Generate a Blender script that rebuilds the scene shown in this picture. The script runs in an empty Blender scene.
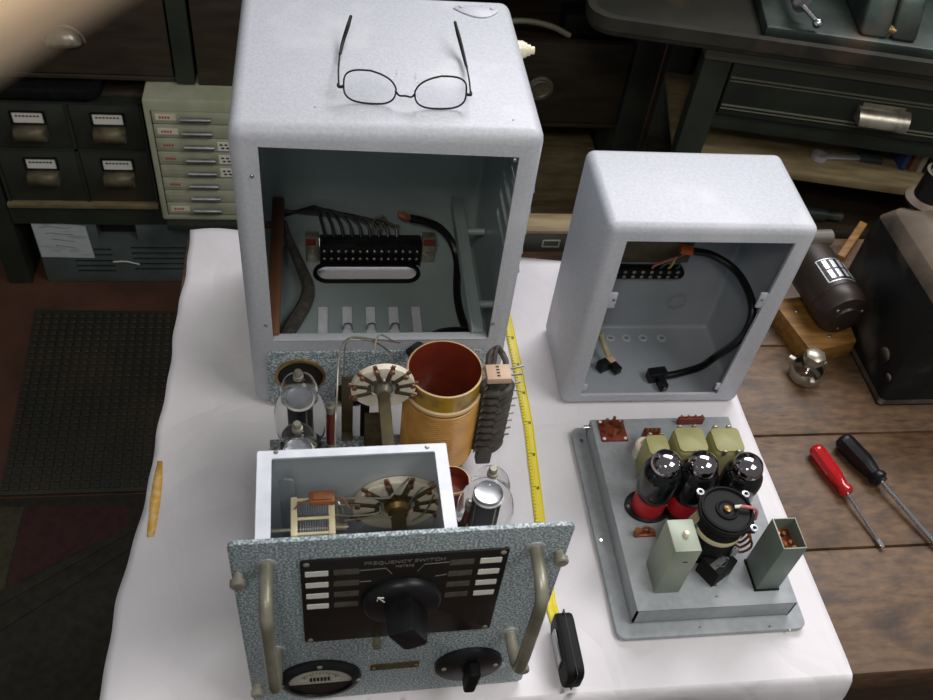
import bpy, bmesh, math, random
from mathutils import Vector, Matrix, noise
random.seed(7)
PI = math.pi
SC = bpy.context.scene
COL = SC.collection

# ------------------------------------------------------------------ camera (fitted to the photograph)
CAM = Vector((0.09092635, -0.75118549, 0.93404621))
YAW, PIT, ROL = 0.21599407, 0.82667866, -0.14799031
FPX = 922.72747
_cy, _sy, _cp, _sp = math.cos(YAW), math.sin(YAW), math.cos(PIT), math.sin(PIT)
FWD = Vector((_sy*_cp, _cy*_cp, -_sp)); _r0 = Vector((_cy, -_sy, 0)); _d0 = FWD.cross(_r0)
RGT = math.cos(ROL)*_r0 + math.sin(ROL)*_d0
DWN = -math.sin(ROL)*_r0 + math.cos(ROL)*_d0
def ray(u, v): return RGT*((u-466.5)/FPX) + DWN*((v-350)/FPX) + FWD
def PZ(u, v, z=0.0):
    d = ray(u, v); return CAM + d*((z-CAM.z)/d.z)
def PY(u, v, y):
    d = ray(u, v); return CAM + d*((y-CAM.y)/d.y)
def PX(u, v, x):
    d = ray(u, v); return CAM + d*((x-CAM.x)/d.x)
def PP(u, v, P, N):
    d = ray(u, v); return CAM + d*((P-CAM).dot(N)/d.dot(N))

cd = bpy.data.cameras.new('camera'); co = bpy.data.objects.new('camera', cd); COL.objects.link(co)
cd.sensor_width = 36.0; cd.lens = FPX/933*36.0; cd.clip_start = 0.005; cd.clip_end = 50
co.matrix_world = Matrix(((RGT.x, -DWN.x, -FWD.x, CAM.x), (RGT.y, -DWN.y, -FWD.y, CAM.y), (RGT.z, -DWN.z, -FWD.z, CAM.z), (0, 0, 0, 1)))
cd.dof.use_dof = True; cd.dof.focus_distance = 1.15; cd.dof.aperture_fstop = 15.0
SC.camera = co
SC.view_settings.view_transform = 'Standard'; SC.view_settings.look = 'None'
SC.view_settings.gamma = 1.0; SC.view_settings.use_curve_mapping = False

# ------------------------------------------------------------------ materials
def s2l(c):
    f = lambda x: x/12.92 if x <= 0.04045 else ((x+0.055)/1.055)**2.4
    return tuple(f(x/255.0) for x in c)
MATS = {}
def mat(name, rgb, rough=0.5, metal=0.0, rgb2=None, scale=20.0, lo=0.35, hi=0.65, detail=4.0, bump=0.0, bscale=None,
        stretch=None, trans=0.0, ior=1.45, coat=0.0, emit=None, spec=0.5, rough2=None, sss=0.0, tex='noise', rgb3=None, scale3=3.0, lo3=.55, hi3=.7, alpha=1.0, bdist=.002):
    m = bpy.data.materials.new(name); m.use_nodes = True
    nt = m.node_tree; N = nt.nodes; L = nt.links
    b = N['Principled BSDF']
    b.inputs['Base Color'].default_value = (*s2l(rgb), 1)
    b.inputs['Roughness'].default_value = rough; b.inputs['Metallic'].default_value = metal
    b.inputs['Transmission Weight'].default_value = trans; b.inputs['IOR'].default_value = ior
    b.inputs['Coat Weight'].default_value = coat; b.inputs['Specular IOR Level'].default_value = spec
    b.inputs['Alpha'].default_value = alpha
    if sss: b.inputs['Subsurface Weight'].default_value = sss; b.inputs['Subsurface Radius'].default_value = (.01, .004, .002)
    if emit:
        b.inputs['Emission Color'].default_value = (*s2l(emit[0]), 1); b.inputs['Emission Strength'].default_value = emit[1]
    tc = N.new('ShaderNodeTexCoord'); mp = N.new('ShaderNodeMapping')
    L.new(tc.outputs['Object'], mp.inputs['Vector'])
    if stretch: mp.inputs['Scale'].default_value = stretch
    def tex_node(sc, dt=detail, kind=tex):
        if kind == 'voronoi':
            t = N.new('ShaderNodeTexVoronoi'); t.inputs['Scale'].default_value = sc; out = t.outputs['Distance']
        else:
            t = N.new('ShaderNodeTexNoise'); t.inputs['Scale'].default_value = sc; t.inputs['Detail'].default_value = dt; out = t.outputs['Fac']
        L.new(mp.outputs['Vector'], t.inputs['Vector']); return out
    cur = None
    if rgb2:
        o = tex_node(scale); r = N.new('ShaderNodeMapRange'); r.inputs['From Min'].default_value = lo; r.inputs['From Max'].default_value = hi
        L.new(o, r.inputs['Value']); mx = N.new('ShaderNodeMix'); mx.data_type = 'RGBA'
        mx.inputs['A'].default_value = (*s2l(rgb), 1); mx.inputs['B'].default_value = (*s2l(rgb2), 1)
        L.new(r.outputs['Result'], mx.inputs['Factor']); cur = mx.outputs['Result']
        if rough2 is not None:
            rr = N.new('ShaderNodeMapRange'); rr.inputs['To Min'].default_value = rough; rr.inputs['To Max'].default_value = rough2
            L.new(r.outputs['Result'], rr.inputs['Value']); L.new(rr.outputs['Result'], b.inputs['Roughness'])
    if rgb3:
        o = tex_node(scale3, 6.0, 'noise'); r = N.new('ShaderNodeMapRange'); r.inputs['From Min'].default_value = lo3; r.inputs['From Max'].default_value = hi3
        L.new(o, r.inputs['Value']); mx = N.new('ShaderNodeMix'); mx.data_type = 'RGBA'
        if cur: L.new(cur, mx.inputs['A'])
        else: mx.inputs['A'].default_value = (*s2l(rgb), 1)
        mx.inputs['B'].default_value = (*s2l(rgb3), 1)
        L.new(r.outputs['Result'], mx.inputs['Factor']); cur = mx.outputs['Result']
    if cur: L.new(cur, b.inputs['Base Color'])
    if bump:
        o = tex_node(bscale or scale, 3.0); bp = N.new('ShaderNodeBump'); bp.inputs['Strength'].default_value = bump; bp.inputs['Distance'].default_value = bdist
        L.new(o, bp.inputs['Height']); L.new(bp.outputs['Normal'], b.inputs['Normal'])
    MATS[name] = m
    return m

M_CAB = mat('grey_hammer_paint', (187, 189, 197), .47, 0.05, (176, 179, 187), 260, bump=.22, bscale=420, rgb3=(196, 197, 204), scale3=9, bdist=.0012)
M_CHAS = mat('grey_chassis_paint', (158, 163, 167), .5, 0.05, (148, 153, 158), 120, rgb3=(170, 174, 178), scale3=14)
M_CABIN2 = mat('grey_inside_paint_light', (158, 164, 172), .42, 0.1, (148, 155, 163), 14)
M_PULL = mat('dull_tan_metal', (118, 108, 84), .5, .3, (92, 84, 64), 40)
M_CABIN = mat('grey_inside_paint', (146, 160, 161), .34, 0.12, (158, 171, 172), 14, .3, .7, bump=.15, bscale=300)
M_HAM = mat('hammered_blue_grey', (108, 124, 130), .42, 0.1, (192, 200, 203), 480, .44, .62, 2, bump=.4, bscale=480)
M_HAMD = mat('hammered_deck_grey', (120, 126, 128), .42, 0.2, (186, 190, 192), 240, .45, .6, 2, bump=.3)
M_ALU = mat('brushed_aluminium', (190, 192, 198), .34, .55, (205, 207, 212), 60)
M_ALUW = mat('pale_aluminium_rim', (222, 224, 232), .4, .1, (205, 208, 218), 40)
M_SHIN = mat('shield_inner', (178, 185, 190), .45, .1, (188, 194, 199), 20)
M_BLACK = mat('black_bakelite', (17, 18, 20), .36, 0, (25, 26, 29), 60, spec=.35)
M_BLACKM = mat('matt_black', (15, 16, 16), .6, spec=.25)
M_PLATE = mat('engraved_black_plate', (14, 14, 13), .35, 0, (24, 22, 18), 30)
M_RUB = mat('black_rubber', (12, 13, 14), .38)
M_WHITE = mat('white_label', (232, 230, 222), .5)
M_GREYLAB = mat('dim_grey_label', (74, 71, 66), .5, 0, (90, 84, 76), 200)
M_ENGR = mat('engraving', (112, 110, 104), .5)
M_NICK = mat('worn_nickel', (170, 164, 150), .33, .7, (120, 112, 98), 50, .4, .7)
M_HAND = mat('handle_tarnish', (160, 156, 142), .38, .35, (112, 108, 88), 22, .4, .7)
M_SCREW = mat('grey_screw_metal', (176, 173, 160), .42, .25, (140, 136, 122), 60)
M_CHROME = mat('chrome', (215, 217, 222), .14, 1.0)
M_STEEL = mat('steel', (170, 172, 175), .28, .9, (140, 140, 140), 30)
M_BRASS = mat('brass', (176, 148, 92), .35, .75, (120, 96, 58), 60)
M_COPPER = mat('copper', (184, 112, 74), .35, .7, (120, 66, 44), 80)
M_COIL = mat('amber_winding', (204, 150, 66), .45, 0, (172, 116, 44), 26, .4, .7, coat=.1)
M_COILTOP = mat('amber_varnish', (176, 136, 36), .25, 0, (120, 84, 24), 45, .42, .6, coat=.4)
M_COILIN = mat('red_brown_paxolin', (146, 60, 38), .36, 0, (112, 42, 28), 18, coat=.2)
M_BAND = mat('cream_band', (216, 184, 136), .45)
M_CERAM = mat('cream_ceramic', (230, 222, 200), .42, 0, (210, 200, 174), 25, .4, .7)
M_CERY = mat('yellowed_ceramic', (226, 216, 180), .45, 0, (204, 190, 148), 30)
M_OLIVE = mat('olive_brown_paxolin', (84, 76, 54), .75, 0, (66, 58, 42), 40, spec=.2)
M_TERM = mat('tarnished_terminal', (150, 112, 92), .4, .5, (110, 76, 58), 90)
M_GREYSTRIP = mat('grey_strip', (142, 150, 154), .4, .3)
M_MICA = mat('brown_mica', (150, 92, 54), .4, 0, (120, 70, 40), 60)
M_RED = mat('red_brown_resistor', (132, 50, 38), .45, 0, (112, 42, 32), 60)
M_GLASS = None
M_GETTER = mat('getter_mirror', (198, 198, 206), .25, .5, (160, 164, 172), 60)
M_ANODE = mat('tube_anode', (30, 30, 33), .5)
M_PINK = mat('tan_label_block', (196, 166, 142), .5)
M_LACE = mat('dark_cloth_cable', (62, 58, 54), .62, 0, (86, 80, 74), 120, bump=.4, bscale=200)
M_KHAKI = mat('khaki_paint', (168, 164, 112), .42, 0, (152, 148, 98), 20)
M_KHAKIT = M_KHAKI
M_SAGE = mat('sage_grey_can', (150, 158, 142), .42, 0.1, (136, 144, 130), 25)
M_SAGED = mat('sage_dark_can', (122, 134, 126), .42, .1, (108, 120, 113), 25)
M_REDB = mat('red_tube_base', (184, 36, 42), .38)
M_ORANGE = mat('orange_sleeve', (222, 104, 28), .45)
M_PAXRED = mat('red_paxolin_plate', (124, 46, 34), .42, 0, (104, 36, 28), 60)
M_YELTAPE = mat('yellow_tape', (226, 208, 34), .35)
M_PAPER = mat('white_paper', (228, 224, 228), .65, 0, (218, 214, 219), 3, .4, .6)
def paper_creases(m):
    nt = m.node_tree; N = nt.nodes; L = nt.links; b = N['Principled BSDF']
    tc = N.new('ShaderNodeTexCoord'); nz = N.new('ShaderNodeTexNoise'); nz.inputs['Scale'].default_value = 4; nz.inputs['Detail'].default_value = 2
    mx = N.new('ShaderNodeVectorMath'); mx.operation = 'MULTIPLY_ADD'; mx.inputs[1].default_value = (.12, .12, .12)
    L.new(tc.outputs['Object'], nz.inputs['Vector']); L.new(nz.outputs['Color'], mx.inputs[0]); L.new(tc.outputs['Object'], mx.inputs[2])
    last = None
    for sc, st, dist in ((5.5, .35, .004), (13, .18, .002)):
        v = N.new('ShaderNodeTexVoronoi'); v.feature = 'DISTANCE_TO_EDGE'; v.inputs['Scale'].default_value = sc; L.new(mx.outputs[0], v.inputs['Vector'])
        r = N.new('ShaderNodeMapRange'); r.inputs['From Max'].default_value = .10; L.new(v.outputs['Distance'], r.inputs['Value'])
        bp = N.new('ShaderNodeBump'); bp.inputs['Strength'].default_value = st; bp.inputs['Distance'].default_value = dist
        L.new(r.outputs['Result'], bp.inputs['Height'])
        if last: L.new(last.outputs['Normal'], bp.inputs['Normal'])
        last = bp
    n2 = N.new('ShaderNodeTexNoise'); n2.inputs['Scale'].default_value = 9; n2.inputs['Detail'].default_value = 3; L.new(tc.outputs['Object'], n2.inputs['Vector'])
    bp = N.new('ShaderNodeBump'); bp.inputs['Strength'].default_value = .35; bp.inputs['Distance'].default_value = .008
    L.new(n2.outputs['Fac'], bp.inputs['Height']); L.new(last.outputs['Normal'], bp.inputs['Normal']); L.new(bp.outputs['Normal'], b.inputs['Normal'])
paper_creases(M_PAPER)
M_STAIN = mat('orange_stain', (226, 170, 70), .6, 0, (232, 196, 130), 120, .45, .6)
M_WOODB = mat('bench_wood', (108, 82, 58), .5, 0, (78, 57, 40), 42, .35, .68, 9, bump=.4, bscale=60, stretch=(1, 2.6, 2.6), rgb3=(60, 46, 36), scale3=13, lo3=.50, hi3=.72)
M_WOODD = mat('dark_oiled_wood', (66, 56, 44), .5, 0, (44, 36, 29), 8, .35, .7, 8, bump=.2, stretch=(1.2, 6, 6), rgb3=(82, 66, 48), scale3=4, lo3=.6, hi3=.8)
M_WOODG = mat('dark_green_paint', (48, 54, 45), .55, 0, (36, 41, 36), 10, .35, .7, 6, rgb3=(72, 64, 50), scale3=5, lo3=.6, hi3=.8)
M_WOODR = mat('rusty_brown_rail', (128, 84, 58), .5, .1, (92, 60, 42), 30, .35, .7, stretch=(1, .2, 1))
M_TAN = mat('tan_board', (142, 126, 94), .6, 0, (112, 96, 68), 12, stretch=(1, 5, 5))
M_YWOOD = mat('yellow_brown_wood', (146, 106, 48), .55, 0, (112, 76, 34), 20, stretch=(1, 6, 6))
M_CARD = mat('card_drawer', (54, 58, 50), .5, 0, (42, 44, 38), 12, .35, .7, 6, rgb3=(64, 54, 42), scale3=6)
M_VENT = mat('grey_green_steel', (92, 102, 100), .45, .1, (78, 88, 86), 12)
M_CREAM = mat('aged_cream_paint', (178, 180, 158), .42, 0, (160, 160, 134), 22, .4, .7)
M_NOTE = mat('note_paper', (196, 200, 204), .65, 0, (150, 158, 166), 22, .5, .75, stretch=(1, 1, 3))
M_FLOOR = mat('red_brown_floor', (100, 66, 52), .5, 0, (70, 48, 39), 5, .35, .65, 8, bump=.2, rgb3=(104, 80, 58), scale3=3.5, lo3=.62, hi3=.74)
M_MAT = mat('dark_rubber_mat', (48, 47, 41), .5, 0, (66, 58, 46), 6, .4, .7)
M_RUG = mat('dark_olive_carpet', (46, 44, 34), .9, 0, (34, 32, 26), 60, bump=.3)
M_RUGR = mat('maroon_carpet', (66, 34, 34), .9, 0, (50, 28, 28), 60, bump=.3)
M_RUGG = mat('olive_carpet_band', (66, 62, 42), .9, 0, (52, 48, 34), 60, bump=.3)
M_WALL = mat('dark_workshop_wall', (70, 66, 60), .8, 0, (56, 54, 50), 4)
M_OILCAN = mat('black_grimy_metal', (16, 17, 17), .5, 0, (34, 34, 33), 14, .45, .75, 8, bump=.4, bscale=20, rgb3=(70, 62, 55), scale3=9, lo3=.56, hi3=.72, spec=.3)
def dusty(m, rgb):
    nt = m.node_tree; N = nt.nodes; L = nt.links; b = N['Principled BSDF']
    old = b.inputs['Base Color'].links[0].from_socket
    g = N.new('ShaderNodeNewGeometry'); sx = N.new('ShaderNodeSeparateXYZ'); L.new(g.outputs['True Normal'], sx.inputs[0])
    nz = N.new('ShaderNodeTexNoise'); nz.inputs['Scale'].default_value = 16; nz.inputs['Detail'].default_value = 6
    tc = N.new('ShaderNodeTexCoord'); L.new(tc.outputs['Object'], nz.inputs['Vector'])
    ad = N.new('ShaderNodeMath'); ad.operation = 'MULTIPLY_ADD'; ad.inputs[1].default_value = 1.2; L.new(nz.outputs['Fac'], ad.inputs[0]); L.new(sx.outputs['Z'], ad.inputs[2])
    r = N.new('ShaderNodeMapRange'); r.inputs['From Min'].default_value = .70; r.inputs['From Max'].default_value = 1.65; L.new(ad.outputs[0], r.inputs['Value'])
    mx = N.new('ShaderNodeMix'); mx.data_type = 'RGBA'; L.new(r.outputs['Result'], mx.inputs['Factor']); L.new(old, mx.inputs['A']); mx.inputs['B'].default_value = (*s2l(rgb), 1)
    L.new(mx.outputs['Result'], b.inputs['Base Color'])
dusty(M_OILCAN, (124, 110, 96))
M_MOTOR = mat('brown_black_motor', (50, 41, 36), .42, .2, (46, 38, 34), 20)
M_IRON = mat('green_cast_iron', (70, 84, 78), .45, .3, (52, 60, 56), 12, .4, .65, rgb3=(104, 88, 78), scale3=8, lo3=.6, hi3=.75)
M_TRAY = mat('green_brown_tray', (52, 50, 40), .6, .1, (38, 38, 32), 12, rgb3=(86, 68, 50), scale3=8, lo3=.6, hi3=.8)
M_REDT = mat('red_transparent_plastic', (214, 30, 36), .18, 0, trans=.45, ior=1.47, coat=.3)
M_SKIN = mat('skin', (255, 226, 192), .5, 0, (253, 214, 178), 60, sss=.3)
M_NAIL = mat('nail', (236, 190, 172), .3)
M_BLUE = mat('blue_folder', (40, 60, 110), .5)
M_CERWH = mat('cream_insulator', (226, 218, 190), .3, coat=.3)
M_GREYPIPE = mat('grey_pipe', (120, 116, 108), .5, .2)
M_SILK = mat('grey_jacket', (150, 146, 128), .5)
M_DARKCAV = mat('dark_cavity', (18, 18, 17), .8)
M_TUBEDK = mat('smoked_glass_tube', (14, 15, 17), .16, 0, (20, 21, 24), 30, coat=.25, spec=.4)
M_DOME = mat('dark_mirror', (165, 158, 162), .10, 1.0)
M_CELL = mat('meter_face', (202, 200, 184), .5)
M_GREENW = mat('green_wire', (44, 92, 66), .45); M_YELW = mat('yellow_wire', (190, 170, 70), .45); M_PINKW = mat('pink_wire', (190, 110, 110), .45)
M_BEIGE = mat('beige_sleeve', (170, 160, 128), .5)
M_MOLD = mat('worn_moulding', (96, 96, 82), .45)

def glass_mat(name, tint, rough=0.02, shadow=True):
    m = bpy.data.materials.new(name); m.use_nodes = True
    b = m.node_tree.nodes['Principled BSDF']
    b.inputs['Base Color'].default_value = (*tint, 1); b.inputs['Transmission Weight'].default_value = 1.0
    b.inputs['Roughness'].default_value = rough; b.inputs['IOR'].default_value = 1.025
    b.inputs['Specular IOR Level'].default_value = .9; b.inputs['Coat Weight'].default_value = .5; b.inputs['Coat Roughness'].default_value = .03
    return m
M_GLASS = glass_mat('tube_glass', (.95, .95, .95))
M_LENS = glass_mat('spectacle_lens', (.985, .985, .985))
M_CLEAR = glass_mat('cloudy_glass', (.9, .92, .9), .05)

# ------------------------------------------------------------------ mesh helpers
class MB:
    def __init__(s): s.bm = bmesh.new()
    def _mi(s, n0, mi, ):
        s.bm.faces.ensure_lookup_table()
        for f in s.bm.faces[n0:]: f.material_index = mi
    def box(s, x0, x1, y0, y1, z0, z1, bev=0.0, seg=2, M=None, mi=0):
        n0 = len(s.bm.faces)
        t = bmesh.new()
        bmesh.ops.create_cube(t, size=1)
        for v in t.verts: v.co = Vector(((x0+x1)/2+v.co.x*(x1-x0), (y0+y1)/2+v.co.y*(y1-y0), (z0+z1)/2+v.co.z*(z1-z0)))
        if bev: bmesh.ops.bevel(t, geom=t.edges[:], offset=bev, segments=seg, profile=.5, affect='EDGES')
        s.add(t, M, mi); return s
    def add(s, t, M=None, mi=0):
        if M is not None: bmesh.ops.transform(t, matrix=M, verts=t.verts[:])
        off = {}
        for v in t.verts: off[v] = s.bm.verts.new(v.co)
        for f in t.faces:
            try:
                nf = s.bm.faces.new([off[v] for v in f.verts]); nf.material_index = mi if mi is not None else f.material_index
            except ValueError: pass
        t.free(); return s
    def prism(s, pts, d, M=None, bev=0.0, mi=0, seg=2):
        """outline in local xy, extruded to z=d"""
        t = bmesh.new()
        vs = [t.verts.new((p[0], p[1], 0)) for p in pts]
        f = t.faces.new(vs); r = bmesh.ops.extrude_face_region(t, geom=[f])
        for v in r['geom']:
            if isinstance(v, bmesh.types.BMVert): v.co.z += d
        bmesh.ops.recalc_face_normals(t, faces=t.faces[:])
        if bev:
            es = [e for e in t.edges if abs(e.verts[0].co.z-e.verts[1].co.z) < 1e-7]
            bmesh.ops.bevel(t, geom=es, offset=bev, segments=seg, profile=.5, affect='EDGES')
        s.add(t, M, mi); return s
    def ring(s, outer, inner, d, M=None, mi=0):
        """two outlines of equal count in xy, a frame of height d"""
        t = bmesh.new(); n = len(outer)
        a = [t.verts.new((p[0], p[1], 0)) for p in outer]; b = [t.verts.new((p[0], p[1], 0)) for p in inner]
        c = [t.verts.new((p[0], p[1], d)) for p in outer]; e = [t.verts.new((p[0], p[1], d)) for p in inner]
        for i in range(n):
            j = (i+1) % n
            t.faces.new((a[i], a[j], c[j], c[i])); t.faces.new((b[j], b[i], e[i], e[j]))
            t.faces.new((c[i], c[j], e[j], e[i])); t.faces.new((a[j], a[i], b[i], b[j]))
        bmesh.ops.recalc_face_normals(t, faces=t.faces[:])
        s.add(t, M, mi); return s
    def lathe(s, prof, n=32, M=None, mi=0, cap=True):
        t = bmesh.new(); rings = []
        for r, z in prof:
            if r < 1e-6: rings.append([t.verts.new((0, 0, z))])
            else: rings.append([t.verts.new((r*math.cos(2*PI*k/n), r*math.sin(2*PI*k/n), z)) for k in range(n)])
        for a, b in zip(rings, rings[1:]):
            for k in range(n):
                j = (k+1) % n
                if len(a) == 1 and len(b) == 1: continue
                if len(a) == 1: t.faces.new((a[0], b[j], b[k]))
                elif len(b) == 1: t.faces.new((a[k], a[j], b[0]))
                else: t.faces.new((a[k], a[j], b[j], b[k]))
        if cap:
            if len(rings[0]) > 1: t.faces.new(rings[0][::-1])
            if len(rings[-1]) > 1: t.faces.new(rings[-1])
        s.add(t, M, mi); return s
    def cyl(s, p0, p1, r, n=16, r1=None, mi=0):
        p0 = Vector(p0); p1 = Vector(p1); d = p1-p0
        M = Matrix.Translation(p0) @ d.to_track_quat('Z', 'Y').to_matrix().to_4x4()
        return s.lathe([(r, 0), (r1 if r1 is not None else r, d.length)], n, M, mi)
    def sphere(s, c, r, n=12, sc=(1, 1, 1), mi=0):
        prof = [(0 if i in (0, n) else r*math.sin(PI*i/n), -r*math.cos(PI*i/n)) for i in range(n+1)]
        return s.lathe(prof, n*2 if n < 12 else 20, Matrix.Translation(c) @ Matrix.Diagonal((*sc, 1)), mi)
    def tube(s, pts, r, n=8, closed=False, smooth=True, sub=6, mi=0):
        P = [Vector(p) for p in pts]
        R = r if isinstance(r, (list, tuple)) else None
        if smooth and len(P) > 2:
            Q = []; RR = []
            m = len(P)
            rng = range(m if closed else m-1)
            for i in rng:
                p0 = P[(i-1) % m] if (closed or i > 0) else P[0]*2-P[1]
                p1 = P[i]; p2 = P[(i+1) % m]
                p3 = P[(i+2) % m] if (closed or i+2 < m) else P[-1]*2-P[-2]
                for k in range(sub):
                    t = k/sub
                    Q.append(.5*((2*p1)+(p2-p0)*t+(2*p0-5*p1+4*p2-p3)*t*t+(3*p1-p0-3*p2+p3)*t**3))
                    if R: RR.append(R[i]*(1-t)+R[(i+1) % m]*t)
            if not closed:
                Q.append(P[-1])
                if R: RR.append(R[-1])
            P = Q
            if R: R = RR
        m = len(P)
        t = bmesh.new(); rings = []
        prev = None
        for i in range(m):
            if closed: d = P[(i+1) % m]-P[(i-1) % m]
            else: d = P[min(i+1, m-1)]-P[max(i-1, 0)]
            if d.length < 1e-9: d = Vector((0, 0, 1))
            d.normalize()
            if prev is None:
                a = Vector((0, 0, 1)) if abs(d.z) < .9 else Vector((1, 0, 0))
                u = d.cross(a).normalized()
            else:
                u = prev-d*prev.dot(d)
                if u.length < 1e-6: u = d.orthogonal()
                u.normalize()
            prev = u; w = d.cross(u)
            rr = R[i] if R else r
            rings.append([t.verts.new(P[i]+(u*math.cos(2*PI*k/n)+w*math.sin(2*PI*k/n))*rr) for k in range(n)])
        for i in range(m if closed else m-1):
            a = rings[i]; b = rings[(i+1) % m]
            sh = 0
            if closed and i == m-1:
                sh = min(range(n), key=lambda q: sum((a[k].co-b[(k+q) % n].co).length for k in range(n)))
            for k in range(n):
                j = (k+1) % n
                t.faces.new((a[k], a[j], b[(j+sh) % n], b[(k+sh) % n]))
        if not closed:
            t.faces.new(rings[0][::-1]); t.faces.new(rings[-1])
        bmesh.ops.recalc_face_normals(t, faces=t.faces[:])
        s.add(t, None, mi); return s
    def mesh(s, name, mats):
        me = bpy.data.meshes.new(name)
        bmesh.ops.recalc_face_normals(s.bm, faces=s.bm.faces[:])
        s.bm.to_mesh(me); s.bm.free()
        for m in (mats if isinstance(mats, (list, tuple)) else [mats]): me.materials.append(m)
        for p in me.polygons: p.use_smooth = True
        me.set_sharp_from_angle(angle=math.radians(38))
        return me
    def build(s, name, mats, parent=None, label=None):
        return link(name, s.mesh(name, mats), parent, label)

def link(name, me, parent=None, label=None):
    o = bpy.data.objects.new(name, me); COL.objects.link(o)
    if parent is not None: o.parent = parent
    if label: o['label'] = label
    return o
def thing(name, label, cat, loc=(0, 0, 0), rz=0.0, group=None, rot=None):
    o = bpy.data.objects.new(name, None); COL.objects.link(o); o.empty_display_size = .02
    o.location = loc; o.rotation_euler = rot or (0, 0, rz)
    o['label'] = label; o['category'] = cat
    if group: o['group'] = group
    return o
def tag(o, label, cat, group=None, kind=None):
    o['label'] = label; o['category'] = cat
    if group: o['group'] = group
    if kind: o['kind'] = kind
    return o
def struct(o, label=None):
    o['kind'] = 'structure'
    if label: o['label'] = label
    return o
def copy_tree(o, parent=None):
    c = o.copy(); COL.objects.link(c)
    if parent is not None: c.parent = parent
    for ch in [x for x in o.children]: copy_tree(ch, c)
    return c
def rrect(x0, x1, y0, y1, r, n=6):
    out = []
    for cx, cy, a0 in ((x1-r, y1-r, 0), (x0+r, y1-r, PI/2), (x0+r, y0+r, PI), (x1-r, y0+r, 1.5*PI)):
        for k in range(n+1):
            a = a0+PI/2*k/n; out.append((cx+r*math.cos(a), cy+r*math.sin(a)))
    return out
def circ(cx, cy, r, n=32, ry=None): return [(cx+r*math.cos(2*PI*k/n), cy+(ry or r)*math.sin(2*PI*k/n)) for k in range(n)]
# local xy outline -> upright plate: outline (u, z), thickness along -y
def UP(y=0.0, x=0.0, z=0.0): return Matrix.Translation((x, y, z)) @ Matrix(((1, 0, 0, 0), (0, 0, -1, 0), (0, 1, 0, 0), (0, 0, 0, 1)))
def difference(mb, cutters):
    """boolean difference, evaluated to plain mesh data (bmesh in, bmesh out)"""
    me = bpy.data.meshes.new('tmp_a'); bmesh.ops.recalc_face_normals(mb.bm, faces=mb.bm.faces[:]); mb.bm.to_mesh(me); mb.bm.free()
    a = bpy.data.objects.new('tmp_a', me); COL.objects.link(a); junk = [a]
    for c in cutters:
        mc = bpy.data.meshes.new('tmp_c'); bmesh.ops.recalc_face_normals(c.bm, faces=c.bm.faces[:]); c.bm.to_mesh(mc); c.bm.free()
        b = bpy.data.objects.new('tmp_c', mc); COL.objects.link(b); junk.append(b)
        md = a.modifiers.new('cut', 'BOOLEAN'); md.operation = 'DIFFERENCE'; md.solver = 'EXACT'; md.object = b
    bpy.context.view_layer.update()
    ev = a.evaluated_get(bpy.context.evaluated_depsgraph_get())
    out = MB(); out.bm.from_mesh(ev.to_mesh())
    for j in junk: bpy.data.objects.remove(j, do_unlink=True)
    return out
def text_mesh(body, size, ext=.0002):
    cu = bpy.data.curves.new('tmp_text', 'FONT'); cu.body = body; cu.size = size; cu.align_x = 'CENTER'; cu.align_y = 'CENTER'; cu.extrude = ext
    o = bpy.data.objects.new('tmp_text', cu); COL.objects.link(o); bpy.context.view_layer.update()
    me = bpy.data.meshes.new_from_object(o.evaluated_get(bpy.context.evaluated_depsgraph_get()))
    bpy.data.objects.remove(o, do_unlink=True); return me
def screw(mb, x, y, z, r=.002, h=.0012, axis='-y', mi=0):
    d = {'-y': Vector((0, -1, 0)), 'z': Vector((0, 0, 1)), 'x': Vector((1, 0, 0)), '-x': Vector((-1, 0, 0)), 'y': Vector((0, 1, 0))}[axis]
    p = Vector((x, y, z)); M = Matrix.Translation(p) @ d.to_track_quat('Z', 'Y').to_matrix().to_4x4()
    mb.lathe([(r, 0), (r, h*.5), (r*.7, h), (0, h*1.1)], 12, M, mi)

def split(o, single, merge=True):
    """every loose piece of one part becomes a part of its own beside it"""
    me = o.data; n = len(me.vertices); par = list(range(n))
    def find(i):
        while par[i] != i: par[i] = par[par[i]]; i = par[i]
        return i
    for e in me.edges:
        i, j = find(e.vertices[0]), find(e.vertices[1])
        if i != j: par[i] = j
    groups = {}
    for i in range(n): groups.setdefault(find(i), []).append(i)
    G = []
    for vs in groups.values():
        cs = [me.vertices[i].co for i in vs]
        G.append([set(vs), [min(c[k] for c in cs)-2e-4 for k in range(3)], [max(c[k] for c in cs)+2e-4 for k in range(3)]])
    ch = merge
    while ch:
        ch = False
        for i in range(len(G)):
            for j in range(i+1, len(G)):
                if all(G[i][1][k] <= G[j][2][k] and G[j][1][k] <= G[i][2][k] for k in range(3)):
                    G[i][0] |= G[j][0]; G[i][1] = [min(x, y) for x, y in zip(G[i][1], G[j][1])]; G[i][2] = [max(x, y) for x, y in zip(G[i][2], G[j][2])]
                    del G[j]; ch = True; break
            if ch: break
    for vs, lo, hi in G:
        ids = sorted(vs); mp = {v: k for k, v in enumerate(ids)}
        m2 = bpy.data.meshes.new(single); fs = [p for p in me.polygons if p.vertices[0] in vs]
        m2.from_pydata([me.vertices[i].co for i in ids], [], [[mp[v] for v in p.vertices] for p in fs])
        for m in me.materials: m2.materials.append(m)
        for p, q in zip(m2.polygons, fs): p.use_smooth = True; p.material_index = q.material_index
        m2.set_sharp_from_angle(angle=math.radians(38))
        c = link(single, m2, o.parent, o.get('label')); c.location = o.location; c.rotation_euler = o.rotation_euler; c.scale = o.scale
        for md in o.modifiers:
            if md.type == 'SOLIDIFY': x = c.modifiers.new(md.name, 'SOLIDIFY'); x.thickness = md.thickness; x.offset = md.offset
    bpy.data.objects.remove(o, do_unlink=True)
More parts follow.
